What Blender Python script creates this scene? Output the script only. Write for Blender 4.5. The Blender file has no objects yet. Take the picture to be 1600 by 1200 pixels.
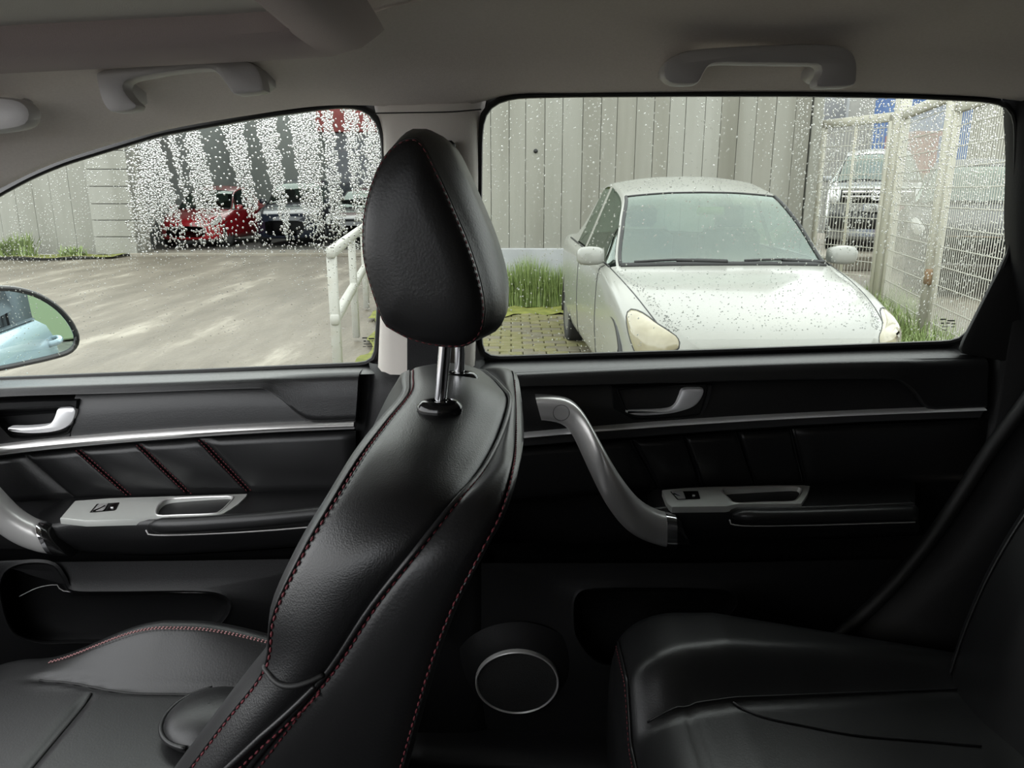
import bpy, math, random
import numpy as np
from mathutils import Vector, Matrix

random.seed(7)
rng = np.random.default_rng(11)
scene = bpy.context.scene
COL = scene.collection

# ------------------------------------------------------------------ camera
CZ = 1.36                 # camera height above the yard
FPX = 1160.0              # focal length in pixels of the 1600 wide frame
TH = math.radians(14.4)   # camera looks down by this much
cam_d = bpy.data.cameras.new('camera')
cam_d.sensor_width = 36.0
cam_d.lens = 36.0 * FPX / 1600.0
cam_d.clip_start = 0.02
cam_d.clip_end = 300
cam = bpy.data.objects.new('camera', cam_d)
cam.location = (0, 0, CZ)
cam.rotation_euler = (math.pi / 2 - TH, 0, 0)
COL.objects.link(cam)
scene.camera = cam

# ------------------------------------------------------------------ sky: bright overcast
world = bpy.data.worlds.new('overcast_sky')
scene.world = world
world.use_nodes = True
wn = world.node_tree
bg = wn.nodes['Background']
wtc = wn.nodes.new('ShaderNodeTexCoord')
wno = wn.nodes.new('ShaderNodeTexNoise')
wno.inputs['Scale'].default_value = 2.2
wno.inputs['Detail'].default_value = 4
wra = wn.nodes.new('ShaderNodeValToRGB')
wra.color_ramp.elements[0].position = 0.3
wra.color_ramp.elements[0].color = (0.86, 0.90, 0.95, 1)
wra.color_ramp.elements[1].position = 0.7
wra.color_ramp.elements[1].color = (1.0, 1.0, 0.985, 1)
wn.links.new(wtc.outputs['Generated'], wno.inputs['Vector'])
wn.links.new(wno.outputs['Fac'], wra.inputs['Fac'])
wn.links.new(wra.outputs['Color'], bg.inputs['Color'])
bg.inputs['Strength'].default_value = 2.5

scene.view_settings.view_transform = 'Standard'
scene.view_settings.look = 'None'
scene.view_settings.gamma = 1.0
scene.view_settings.use_curve_mapping = False
scene.view_settings.exposure = 0.70
scene.cycles.max_bounces = 10
scene.cycles.diffuse_bounces = 5
scene.cycles.transparent_max_bounces = 16
scene.cycles.sample_clamp_indirect = 6.0
scene.cycles.use_denoising = True

# ------------------------------------------------------------------ helpers
ST, CT = math.sin(TH), math.cos(TH)


def P(px, py, Y):
    """point at depth Y on the sight line of a photo position: used to measure positions"""
    u, v = px - 800.0, py - 600.0
    den = FPX * CT - v * ST
    return np.array((u * Y / den, Y, CZ - Y * (FPX * ST + v * CT) / den))


BASE = {}


def root(name, loc, label, cat, kind=None, group=None, rotz=0.0, scale=1.0):
    o = bpy.data.objects.new(name, None)
    o.empty_display_size = 0.05
    COL.objects.link(o)
    o.location = loc
    o.rotation_euler = (0, 0, rotz)
    o.scale = (scale,) * 3
    tag(o, label, cat, kind, group)
    BASE[o] = np.array(loc, float)
    return o


def tag(o, label=None, cat=None, kind=None, group=None):
    if label: o['label'] = label
    if cat: o['category'] = cat
    if kind: o['kind'] = kind
    if group: o['group'] = group
    return o


def mk(name, verts, faces, mat, parent=None, smooth=True, local=False, sharp=None):
    me = bpy.data.meshes.new(name)
    v = np.asarray(verts, float).reshape(-1, 3)
    base = np.zeros(3)
    if parent is not None and not local:
        base = BASE[parent]
    v = v - base
    me.from_pydata([tuple(p) for p in v], [], [tuple(f) for f in faces])
    me.materials.append(mat)
    if smooth:
        me.polygons.foreach_set('use_smooth', [True] * len(me.polygons))
        if sharp:
            me.set_sharp_from_angle(angle=math.radians(sharp))
    me.update()
    o = bpy.data.objects.new(name, me)
    COL.objects.link(o)
    if parent is not None:
        o.parent = parent
    BASE[o] = base
    return o


def joinm(parts):
    V, F, k = [], [], 0
    for v, f in parts:
        v = np.asarray(v, float).reshape(-1, 3)
        V.append(v)
        F += [tuple(i + k for i in q) for q in f]
        k += len(v)
    return np.concatenate(V), F


def gridvf(G, cu=False, cv_=False, flip=False):
    G = np.asarray(G, float)
    nu, nv = G.shape[:2]
    F = []
    for i in range(nu if cu else nu - 1):
        for j in range(nv if cv_ else nv - 1):
            a, b = i * nv + j, i * nv + (j + 1) % nv
            c, d = ((i + 1) % nu) * nv + (j + 1) % nv, ((i + 1) % nu) * nv + j
            F.append((a, d, c, b) if flip else (a, b, c, d))
    return G.reshape(-1, 3), F


def cr(pts, n, closed=False):
    """Catmull-Rom through pts, n samples, even in arc length"""
    p = np.asarray(pts, float)
    m = len(p)
    if m == 2 and not closed:
        t = np.linspace(0, 1, n)[:, None]
        return p[0] * (1 - t) + p[1] * t
    if closed:
        q = np.vstack([p[-1], p, p[0], p[1]])
        seg = m
    else:
        q = np.vstack([2 * p[0] - p[1], p, 2 * p[-1] - p[-2]])
        seg = m - 1
    out = []
    K = 14
    for i in range(seg):
        p0, p1, p2, p3 = q[i], q[i + 1], q[i + 2], q[i + 3]
        for k in range(K):
            t = k / K
            out.append(0.5 * ((2 * p1) + (-p0 + p2) * t + (2 * p0 - 5 * p1 + 4 * p2 - p3) * t * t + (-p0 + 3 * p1 - 3 * p2 + p3) * t ** 3))
    out.append(q[seg + 1] if not closed else out[0])
    out = np.array(out)
    d = np.concatenate([[0], np.cumsum(np.linalg.norm(np.diff(out, axis=0), axis=1))])
    s = np.linspace(0, d[-1], n + 1)[:-1] if closed else np.linspace(0, d[-1], n)
    return np.stack([np.interp(s, d, out[:, k]) for k in range(out.shape[1])], 1)


def lin(pts, n, closed=False):
    p = np.asarray(pts, float)
    if closed:
        p = np.vstack([p, p[:1]])
    d = np.concatenate([[0], np.cumsum(np.linalg.norm(np.diff(p, axis=0), axis=1))])
    s = np.linspace(0, d[-1], n + 1)[:-1] if closed else np.linspace(0, d[-1], n)
    return np.stack([np.interp(s, d, p[:, k]) for k in range(p.shape[1])], 1)


def px3(pts):
    return np.array([P(*p) for p in pts])


def bypx(pts, n):
    """resample (px,py,Y) controls evenly in px, smooth; returns 3D"""
    d = cr(pts, 400)
    o = np.argsort(d[:, 0], kind='stable')
    d = d[o]
    x = np.linspace(d[0, 0], d[-1, 0], n)
    return np.array([P(a, np.interp(a, d[:, 0], d[:, 1]), np.interp(a, d[:, 0], d[:, 2])) for a in x])


def strip(name, top, bot, prof, mat, parent, n=48, ends=0.02, sharp=None):
    T, B = bypx(top, n), bypx(bot, n)
    cols = []
    for i in range(n):
        cols.append([T[i] * (1 - t) + B[i] * t + np.array((0, d, 0)) for t, d in prof])
    cols = np.array(cols)
    if ends:
        e0 = cols[:1] + np.array((0, ends, 0))
        e1 = cols[-1:] + np.array((0, ends, 0))
        cols = np.concatenate([e0, cols, e1])
    v, f = gridvf(cols)
    return mk(name, v, f, mat, parent, sharp=sharp or 50)


ROLL = [(0, .02), (0.0, .006), (.02, .002), (.06, 0), (.5, -.001), (.94, 0), (.98, .002), (1, .006), (1, .02)]


def tube(path, r, nseg=8, closed=False, caps=True):
    p = np.asarray(path, float)
    n = len(p)
    r = np.broadcast_to(np.asarray(r, float), (n,))
    tan = np.gradient(p, axis=0) if not closed else (np.roll(p, -1, 0) - np.roll(p, 1, 0))
    tan /= np.linalg.norm(tan, axis=1)[:, None] + 1e-12
    up = np.array((0, 0, 1.0))
    if abs(tan[0] @ up) > .9:
        up = np.array((0, 1.0, 0))
    rings = []
    nrm = np.cross(tan[0], up)
    nrm /= np.linalg.norm(nrm)
    for i in range(n):
        nrm = nrm - tan[i] * (nrm @ tan[i])
        nrm /= np.linalg.norm(nrm) + 1e-12
        b = np.cross(tan[i], nrm)
        a = np.linspace(0, 2 * math.pi, nseg, endpoint=False)
        rings.append(p[i] + r[i] * (np.cos(a)[:, None] * nrm + np.sin(a)[:, None] * b))
    v, f = gridvf(rings, cu=closed, cv_=True)
    if caps and not closed:
        f.append(tuple(range(nseg))[::-1])
        f.append(tuple((n - 1) * nseg + k for k in range(nseg)))
    return v, f


def loftsec(path, ws, ds, ax_w, ax_d, nseg=16, power=2.6, caps=True):
    """sweep a superellipse; ws, ds half sizes along per-point axes"""
    rings = []
    for i, p in enumerate(path):
        ring = []
        for k in range(nseg):
            a = 2 * math.pi * k / nseg
            c, s = math.cos(a), math.sin(a)
            ring.append(p + ax_w[i] * ws[i] * math.copysign(abs(c) ** (2 / power), c) + ax_d[i] * ds[i] * math.copysign(abs(s) ** (2 / power), s))
        rings.append(ring)
    v, f = gridvf(rings, cv_=True)
    if caps:
        f.append(tuple(range(nseg))[::-1])
        f.append(tuple((len(path) - 1) * nseg + k for k in range(nseg)))
    return v, f


def inset2(lo, d):
    """inset a closed 2D loop by d (loop counter-clockwise or not)"""
    p = np.asarray(lo, float)
    area = 0.5 * np.sum(p[:, 0] * np.roll(p[:, 1], -1) - np.roll(p[:, 0], -1) * p[:, 1])
    t = np.roll(p, -1, 0) - np.roll(p, 1, 0)
    t /= np.linalg.norm(t, axis=1)[:, None] + 1e-12
    nrm = np.stack([-t[:, 1], t[:, 0]], 1) * (1 if area > 0 else -1)
    return p + nrm * d


def slab(name, outline, Y, thick, bev, mat, parent, n=64, smoothc=True, crown=0.0, tilt=None):
    """solid plate whose front follows a closed outline [(px,py)], front at depth Y(py), bevelled"""
    o2 = cr(outline, n, True) if smoothc else lin(outline, n, True)
    Yf = Y if callable(Y) else (lambda a, b: Y)
    L = []
    pxm = 1160.0 / (Yf(*o2[0]))
    for ins, dy in ((0, thick), (0, bev), (bev * .3, bev * .3), (bev, 0)):
        q = inset2(o2, ins * pxm)
        L.append([P(a, b, Yf(a, b)) + np.array((0, dy, 0)) for a, b in q])
    v, f = gridvf(L, cv_=True)
    f.append(tuple(3 * n + k for k in range(n)))
    f.append(tuple(range(n))[::-1])
    return mk(name, v, f, mat, parent, sharp=40)


def ringloft(name, loops, mat, parent, cap_last=False, sharp=40):
    v, f = gridvf(loops, cv_=True)
    n = len(loops[0])
    if cap_last:
        f.append(tuple((len(loops) - 1) * n + k for k in range(n)))
    return mk(name, v, f, mat, parent, sharp=sharp)


def loop3(outline, Y, n=64, ins=0.0, dy=0.0, smoothc=True):
    o2 = cr(outline, n, True) if smoothc else lin(outline, n, True)
    Yf = Y if callable(Y) else (lambda a, b: Y)
    q = inset2(o2, ins) if ins else o2
    return [P(a, b, Yf(a, b)) + np.array((0, dy, 0)) for a, b in q]


def boxvf(c, s, rot=None):
    c, s = np.array(c, float), np.array(s, float) / 2
    v = np.array([(x, y, z) for x in (-1, 1) for y in (-1, 1) for z in (-1, 1)], float) * s
    if rot is not None:
        v = v @ np.array(rot).T
    v = v + c
    f = [(0, 1, 3, 2), (4, 6, 7, 5), (0, 4, 5, 1), (2, 3, 7, 6), (0, 2, 6, 4), (1, 5, 7, 3)]
    return v, f


def bbox_vf(c, s, b=0.01):
    """bevelled box"""
    c, s = np.array(c, float), np.array(s, float) / 2
    lay = []
    for z, ins in ((-s[2], b), (-s[2] + b, 0), (s[2] - b, 0), (s[2], b)):
        x, y = s[0] - ins, s[1] - ins
        k = b if ins == 0 else b
        lay.append([(-x, -y + k, z), (-x + k, -y, z), (x - k, -y, z), (x, -y + k, z), (x, y - k, z), (x - k, y, z), (-x + k, y, z), (-x, y - k, z)])
    v, f = gridvf(np.array(lay) + c, cv_=True, flip=False)
    f.append(tuple(range(8))[::-1])
    f.append(tuple(24 + k for k in range(8)))
    return v, f


def stitches(path, ln=.0045, gap=.0035, r=.0007, off=(0, 0, 0)):
    p = np.asarray(path, float) + np.array(off)
    d = np.concatenate([[0], np.cumsum(np.linalg.norm(np.diff(p, axis=0), axis=1))])
    parts = []
    s = 0.0
    at = lambda q: np.array([np.interp(q, d, p[:, k]) for k in range(3)])
    while s + ln < d[-1]:
        parts.append(tube([at(s), at(s + ln * .5), at(s + ln)], [r * .6, r, r * .6], 5))
        s += ln + gap
    return joinm(parts)


# ------------------------------------------------------------------ materials
def mat(name, col, rough=.5, metal=0.0, spec=.5, col2=None, vscale=6.0, vdetail=4.0, vlo=.35, vhi=.65, bump=0.0, bscale=60.0,
        btype='noise', coat=0.0, stretch=None, sheen=0.0, emit=None):
    m = bpy.data.materials.new(name)
    m.use_nodes = True
    nt = m.node_tree
    b = nt.nodes['Principled BSDF']
    b.inputs['Base Color'].default_value = (*col, 1)
    b.inputs['Roughness'].default_value = rough
    b.inputs['Metallic'].default_value = metal
    b.inputs['Specular IOR Level'].default_value = spec
    b.inputs['Coat Weight'].default_value = coat
    b.inputs['Coat Roughness'].default_value = .05
    if sheen:
        b.inputs['Sheen Weight'].default_value = sheen
    if emit:
        b.inputs['Emission Color'].default_value = (*emit[:3], 1)
        b.inputs['Emission Strength'].default_value = emit[3]
    vec = None
    if col2 is not None or bump:
        geo = nt.nodes.new('ShaderNodeNewGeometry')
        vec = geo.outputs['Position']
        if stretch:
            mp = nt.nodes.new('ShaderNodeMapping')
            mp.inputs['Scale'].default_value = stretch[:3]
            if len(stretch) > 3:
                mp.inputs['Rotation'].default_value = (0, 0, stretch[3])
            nt.links.new(vec, mp.inputs['Vector'])
            vec = mp.outputs['Vector']
    if col2 is not None:
        no = nt.nodes.new('ShaderNodeTexNoise')
        no.inputs['Scale'].default_value = vscale
        no.inputs['Detail'].default_value = vdetail
        nt.links.new(vec, no.inputs['Vector'])
        ra = nt.nodes.new('ShaderNodeValToRGB')
        ra.color_ramp.elements[0].position = vlo
        ra.color_ramp.elements[0].color = (*col, 1)
        ra.color_ramp.elements[1].position = vhi
        ra.color_ramp.elements[1].color = (*col2, 1)
        nt.links.new(no.outputs['Fac'], ra.inputs['Fac'])
        nt.links.new(ra.outputs['Color'], b.inputs['Base Color'])
    if bump:
        bm = nt.nodes.new('ShaderNodeBump')
        bm.inputs['Strength'].default_value = bump
        bm.inputs['Distance'].default_value = .002
        if btype == 'noise':
            tx = nt.nodes.new('ShaderNodeTexNoise')
            tx.inputs['Scale'].default_value = bscale
            tx.inputs['Detail'].default_value = 3
            out = tx.outputs['Fac']
        else:
            tx = nt.nodes.new('ShaderNodeTexVoronoi')
            tx.feature = 'SMOOTH_F1'
            tx.inputs['Scale'].default_value = bscale
            out = tx.outputs['Distance']
        nt.links.new(vec, tx.inputs['Vector'])
        nt.links.new(out, bm.inputs['Height'])
        nt.links.new(bm.outputs['Normal'], b.inputs['Normal'])
    return m


def pane_mat(name, tint, refl=1.0, f0=.04, edge=.9):
    m = bpy.data.materials.new(name)
    m.use_nodes = True
    nt = m.node_tree
    nt.nodes.remove(nt.nodes['Principled BSDF'])
    out = nt.nodes['Material Output']
    tr = nt.nodes.new('ShaderNodeBsdfTransparent')
    tr.inputs['Color'].default_value = (*tint, 1)
    gl = nt.nodes.new('ShaderNodeBsdfGlossy')
    gl.inputs['Roughness'].default_value = 0.0
    gl.inputs['Color'].default_value = (*(refl if isinstance(refl, tuple) else (refl,) * 3), 1)
    lw = nt.nodes.new('ShaderNodeLayerWeight')
    lw.inputs['Blend'].default_value = .5
    pw = nt.nodes.new('ShaderNodeMath')
    pw.operation = 'POWER'
    pw.inputs[1].default_value = 5.0
    nt.links.new(lw.outputs['Facing'], pw.inputs[0])
    mu = nt.nodes.new('ShaderNodeMath')
    mu.operation = 'MULTIPLY_ADD'
    mu.inputs[1].default_value = edge
    mu.inputs[2].default_value = f0
    mu.use_clamp = True
    nt.links.new(pw.outputs[0], mu.inputs[0])
    mx = nt.nodes.new('ShaderNodeMixShader')
    nt.links.new(mu.outputs[0], mx.inputs['Fac'])
    nt.links.new(tr.outputs[0], mx.inputs[1])
    nt.links.new(gl.outputs[0], mx.inputs[2])
    nt.links.new(mx.outputs[0], out.inputs['Surface'])
    return m


def water_mat():
    m = bpy.data.materials.new('rain_water')
    m.use_nodes = True
    nt = m.node_tree
    nt.nodes.remove(nt.nodes['Principled BSDF'])
    g = nt.nodes.new('ShaderNodeBsdfGlass')
    g.inputs['IOR'].default_value = 1.33
    g.inputs['Roughness'].default_value = 0.0
    nt.links.new(g.outputs[0], nt.nodes['Material Output'].inputs['Surface'])
    return m


MT = dict(
    leather=mat('black_leather', (.009, .009, .0095), .38, bump=.10, bscale=800, btype='voronoi', spec=.5),
    leather_s=mat('smooth_black_leather', (.009, .009, .0095), .38, bump=.10, bscale=420, spec=.5, col2=(.012, .012, .0125), vscale=9),
    vinyl=mat('black_soft_vinyl', (.009, .009, .0095), .33, bump=.2, bscale=700),
    plastic=mat('black_trim_plastic', (.007, .007, .0075), .5, bump=.2, bscale=900, spec=.3),
    gloss=mat('gloss_black_plastic', (.006, .006, .006), .12),
    rubber=mat('black_rubber', (.006, .006, .006), .6),
    cloth=mat('black_webbing', (.010, .010, .011), .8, bump=.5, bscale=900),
    carpet=mat('dark_carpet', (.012, .012, .012), .95, bump=.6, bscale=500),
    headliner=mat('grey_beige_headliner', (.72, .665, .62), .95, col2=(.76, .705, .66), vscale=300, bump=.25, bscale=900),
    taupe=mat('taupe_sunroof_trim', (.46, .40, .395), .9, bump=.2, bscale=800),
    shade=mat('grey_sunroof_shade', (.68, .665, .62), .95, bump=.2, bscale=900),
    grip=mat('grey_plastic_grip', (.40, .39, .385), .42, bump=.15, bscale=800),
    pillar=mat('light_pillar_plastic', (.64, .60, .55), .6, bump=.2, bscale=800),
    silver=mat('satin_silver_plastic', (.64, .63, .62), .32, metal=.65),
    plate=mat('pale_satin_silver', (.52, .53, .505), .42, metal=.4),
    darksilver=mat('dark_satin_trim', (.035, .035, .036), .38),
    linesilver=mat('pale_satin_line', (.85, .85, .86), .36, metal=.4),
    chrome=mat('bright_chrome', (.85, .85, .87), .08, metal=1.0),
    thread=mat('red_thread', (.12, .013, .02), .7),
    pinkthread=mat('pale_red_thread', (.34, .17, .17), .7),
    bead=mat('rain_bead_dark', (.07, .072, .07), .15),
    speck=mat('white_lint', (.8, .8, .8), .8),
    pane=pane_mat('car_window_glass', (.93, .955, .93)),
    water=water_mat(),
    ink=mat('black_etching', (.015, .015, .015), .6),
    car_white=mat('white_car_paint', (.222, .224, .203), .25, coat=.2),
    car_pale=mat('pale_blue_white_paint', (.28, .31, .32), .25, coat=.3),
    mirror=mat('blue_tinted_mirror', (.62, .80, .88), .0, metal=1.0),
)


OUT = .59      # the phone's bright shadows: outdoor paints and stone are taken a little darker


def omat(name, col, *a, **k):
    if k.get('col2') is not None:
        k['col2'] = tuple(c * OUT for c in k['col2'])
    return mat(name, tuple(c * OUT for c in col), *a, **k)


def plan_mix(name, col, rough, extra):
    """concrete with long vertical stains"""
    return omat(name, col, rough, col2=extra, vscale=1.0, stretch=(2.6, 2.6, .22), vlo=.3, vhi=.72, bump=.25, bscale=40)


MT.update(
    concrete=plan_mix('weathered_board_concrete', (.27, .26, .22), .9, (.43, .425, .375)),
    concrete_b=plan_mix('paler_board_concrete', (.34, .335, .29), .9, (.46, .455, .41)),
    concrete_c=plan_mix('stained_board_concrete', (.23, .22, .18), .9, (.41, .40, .35)),
    plinth=omat('pale_plinth_concrete', (.46, .47, .48), .85, col2=(.55, .56, .57), vscale=3),
    yard=None,
    moss=omat('moss', (.17, .19, .03), .95, col2=(.30, .31, .06), vscale=9, bump=.8, bscale=60),
    paver=omat('wet_paver', (.17, .15, .095), .6, col2=(.225, .20, .135), vscale=7, bump=.4, bscale=60),
    paver_m=omat('mossy_paver', (.19, .18, .06), .8, col2=(.25, .225, .11), vscale=9, bump=.5, bscale=60),
    grass=omat('green_grass_blade', (.20, .29, .07), .6, col2=(.36, .46, .16), vscale=14),
    fence=omat('cream_painted_steel', (.66, .635, .53), .6, col2=(.50, .45, .34), vscale=5, vlo=.55, vhi=.8),
    wire=omat('galvanised_mesh_wire', (.66, .64, .56), .5),
    rust=omat('rusty_steel', (.30, .17, .09), .8, col2=(.42, .30, .18), vscale=30),
    rail=omat('white_painted_rail', (.56, .55, .50), .55, col2=(.42, .36, .27), vscale=4, vlo=.6, vhi=.85),
    tire=omat('tyre_rubber', (.012, .012, .012), .8),
    rim=omat('grey_wheel_cover', (.32, .32, .32), .4, metal=.5),
    carglass=pane_mat('greenish_car_glass', (.36, .44, .40), (.80, .90, .83), .13, .75),
    cardark=omat('dark_car_interior', (.035, .037, .036), .8),
    lens=omat('yellowed_headlight_lens', (.48, .44, .31), .12, col2=(.34, .30, .19), vscale=7, coat=.6),
    wiper=omat('wiper_black', (.012, .012, .012), .5),
    red=omat('red_car_paint', (.40, .012, .02), .25, coat=.5),
    navy=omat('dark_navy_paint', (.012, .018, .035), .25, coat=.4),
    black=omat('black_car_paint', (.012, .013, .015), .25, coat=.4),
    silverpaint=omat('silver_grey_paint', (.42, .43, .43), .3, metal=.3, coat=.5),
    charcoal=omat('charcoal_paint', (.03, .031, .033), .5),
    redpanel=omat('faded_red_panel', (.30, .05, .045), .6),
    bluepanel=omat('blue_painted_sheet', (.06, .14, .38), .6, col2=(.10, .2, .45), vscale=3),
    garage=omat('grey_green_garage_wall', (.30, .32, .30), .85),
    garagefloor=omat('dark_garage_floor', (.15, .14, .12), .6, col2=(.10, .095, .085), vscale=1.5),
    bank=omat('green_mirror_reflection', (.16, .26, .05), .95, col2=(.23, .32, .09), vscale=2),
    brown=omat('brown_timber', (.16, .11, .075), .9, col2=(.23, .17, .12), vscale=8, stretch=(6, 6, .5)),
    apron=omat('tan_garage_apron', (.30, .265, .21), .7, col2=(.38, .345, .28), vscale=3),
    limewall=omat('pale_lime_wall', (.46, .50, .27), .9),
    render=omat('pale_house_render', (.50, .49, .45), .9, col2=(.42, .41, .38), vscale=3),
    tail=omat('red_tail_lens', (.5, .02, .03), .15),
    platew=omat('number_plate_white', (.7, .7, .68), .5),
)

# ================================================================== THE CABIN: shell
def Yg(py):            # window glass leans in towards the roof
    return 1.10 + (py - 150.0) / 410.0 * 0.10


WIN_F = [(-190, 420), (-90, 362), (0, 306), (50, 279), (100, 258), (250, 212), (400, 185), (500, 171), (545, 167), (572, 171), (590, 190), (597, 222), (597, 300), (592, 440), (585, 566), (440, 572), (300, 578), (0, 590), (-190, 598)]
WIN_R = [(753, 210), (756, 180), (768, 163), (800, 153), (900, 151), (1080, 150), (1250, 150), (1420, 153), (1530, 158), (1572, 163), (1585, 180), (1584, 280), (1577, 392), (1541, 462), (1505, 532), (1350, 538), (1100, 547), (900, 553), (753, 558), (751, 400)]

# ---- headliner: from the window edge up over the roof
HL_EDGE = [(-420, 560, 1.06), (-300, 470, 1.07), (-190, 398, 1.075), (-90, 343, 1.08), (0, 296, 1.085), (100, 250, 1.09), (250, 205, 1.09), (400, 178, 1.09), (500, 165, 1.09), (575, 164, 1.09), (665, 168, 1.09), (745, 160, 1.09),
           (800, 147, 1.09), (900, 145, 1.09), (1250, 143, 1.09), (1500, 149, 1.09), (1600, 158, 1.09), (1800, 175, 1.09)]
NH = 110


def roof_z(x):
    t = min(1, max(0, (x + .27) / .20))
    t = t * t * (3 - 2 * t)
    return 1.512 + .042 * t - .045 * max(0.0, -x - .18) - .05 * max(0.0, (-x - .55)) ** 1.3 - .03 * max(0, x - .5)


edge = bypx(HL_EDGE, NH)
XS = -.185     # rear end of the sunroof opening
cols = []
for e in edge:
    x, y, z = e
    zr = roof_z(x)
    ctrl = [(x, y + .012, z + .012), (x, y, z), (x, y - .010, z - .001), (x, y - .035, z * .86 + zr * .14), (x, y - .075, z * .60 + zr * .40), (x, y - .125, z * .28 + zr * .72), (x, y - .175, z * .08 + zr * .92), (x, .855, zr + .004)]
    cols.append(cr(ctrl, 22))
cols = np.array(cols)
# the inner roof, behind the sunroof
back = [i for i in range(NH) if edge[i][0] > XS + .03]
r_c = root('ceiling', (0.1, .4, 1.5), 'grey beige fabric headliner above both side windows', 'ceiling', 'structure')
v, f = gridvf(cols)
mk('headliner_side', v, f, MT['headliner'], r_c)
xa, xb = XS, edge[-1][0]
xs_ = np.linspace(xa, xb, 24)
G = []
for x in xs_:
    zr = roof_z(x) + .004
    G.append([(x, y, zr + .012 * (1 - ((y - .2) / .75) ** 2)) for y in np.linspace(.87, -.55, 18)])
v, f = gridvf(G)
mk('headliner_roof', v, f, MT['headliner'], r_c)
# sunroof: taupe ring with rounded corner, recessed shade panel
r_s = root('sunroof', (-.6, .4, 1.58), 'grey sunroof shade set in a taupe frame, top left of the cabin', 'sunroof', 'structure')
so = [(-.66, .84), (-.63, .868), (-.55, .872), (-.28, .872), (-.19, .865), (-.165, .83), (-.16, .70), (-.16, .2), (-.165, -.08), (-.20, -.11), (-.55, -.11), (-.63, -.10), (-.66, -.06)]
o2 = lin(so, 96, True)
zf = lambda x, d: 1.514 - .045 * max(0.0, -x - .18) - .05 * max(0.0, (-x - .55)) ** 1.3 + d
loops = []
for ins, d in ((-.035, .008), (-.018, -.004), (0, -.010), (.02, -.008), (.045, -.002), (.058, .006), (.062, .018), (.064, .035)):
    q = inset2(o2, ins)
    loops.append([(a, b, zf(a, d)) for a, b in q])
ringloft('sunroof_frame', loops, MT['taupe'], r_s)
q = inset2(o2, .05)
n = len(q)
lo = [[(a, b, zf(a, .024)) for a, b in q], [(a, b, zf(a, .04)) for a, b in q]]
v, f = gridvf(lo, cv_=True)
f += [tuple(range(n))[::-1], tuple(n + k for k in range(n))]
mk('sunroof_shade', v, f, MT['shade'], r_s, sharp=30)
# steel roof above everything
v, f = bbox_vf((.42, .25, 1.645), (2.14, 1.72, .06), .008)
mk('roof_skin', v, f, MT['car_pale'], r_c)

# ---- B pillar with light trim, seam and lower black trim
r_b = root('wall_right', tuple(P(665, 900, 1.16)), 'light plastic pillar trim between the two side windows', 'pillar', 'structure')
L = px3([(580, 140, 1.10), (586, 172, 1.10), (598, 215, 1.10), (600, 300, 1.115), (596, 440, 1.14), (590, 590, 1.165)])
R = px3([(762, 134, 1.10), (757, 164, 1.10), (748, 215, 1.10), (747, 300, 1.115), (745, 440, 1.14), (741, 592, 1.165)])
L, R = cr(L, 30), cr(R, 30)
pr = [(0, .03), (0, .0), (.05, -.012), (.15, -.022), (.5, -.028), (.85, -.022), (.95, -.012), (1, 0), (1, .03)]
G = [[L[i] * (1 - t) + R[i] * t + np.array((0, d, 0)) for t, d in pr] for i in range(30)]
v, f = gridvf(G, flip=True)
mk('upper_pillar_trim', v, f, MT['pillar'], r_b, sharp=50)
L = cr(px3([(576, 566, 1.185), (580, 590, 1.155), (574, 640, 1.15), (562, 740, 1.15), (550, 900, 1.14), (545, 1150, 1.12)]), 24)
R = cr(px3([(758, 560, 1.185), (756, 590, 1.155), (760, 640, 1.15), (765, 740, 1.15), (768, 900, 1.14), (768, 1150, 1.12)]), 24)
G = [[L[i] * (1 - t) + R[i] * t + np.array((0, d, 0)) for t, d in pr] for i in range(24)]
v, f = gridvf(G, flip=True)
mk('lower_pillar_trim', v, f, MT['plastic'], r_b, sharp=50)
sm = [P(a, b, 1.07) for a, b in ((584, 177), (640, 176), (700, 175), (752, 171))]
mk('pillar_seam', *tube(cr(sm, 12), .0009, 6), MT['rubber'], r_b)

# ---- window seals and panes
def window(parent, outl, nm, stamp, n=150):
    lo = lin(outl, n, True)
    # soften corners
    for _ in range(2):
        lo = (np.roll(lo, 1, 0) + 2 * lo + np.roll(lo, -1, 0)) / 4
    P3 = lambda q, dy: [P(a, b, Yg(b) + dy) for a, b in q]
    # seal: rubber ring between pane and trim
    loops = [P3(inset2(lo, -9), -.012), P3(inset2(lo, -4), -.018), P3(inset2(lo, 0.0), -.016), P3(inset2(lo, 1.5), -.008), P3(inset2(lo, 1.5), .012), P3(inset2(lo, -12), .02), P3(inset2(lo, -22), .03)]
    ringloft('window_seal', loops, MT['rubber'], parent)
    q = inset2(lo, -6)
    vv = P3(q, 0) + P3(q, .004)
    f = [tuple(range(n))[::-1], tuple(n + k for k in range(n))] + [(k, (k + 1) % n, n + (k + 1) % n, n + k) for k in range(n)]
    pane = mk('window_glass', vv, f, MT['pane'], parent, smooth=False)
    parts = []
    for (x0, y0, w, h) in stamp:
        c = P(x0 + w / 2, y0 + h / 2, Yg(y0) - .0006)
        parts.append(boxvf(c, (w * .001, .0004, h * .001)))
    o = mk('glass_stamp', *joinm(parts), MT['ink'], pane, smooth=False)
    o['kind'] = 'stuff'
    return pane


def inside(poly, x, y):
    p = np.asarray(poly, float)
    c = np.zeros(len(x), bool)
    j = len(p) - 1
    for i in range(len(p)):
        cond = ((p[i, 1] > y) != (p[j, 1] > y)) & (x < (p[j, 0] - p[i, 0]) * (y - p[i, 1]) / (p[j, 1] - p[i, 1] + 1e-12) + p[i, 0])
        c ^= cond
        j = i
    return c


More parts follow.
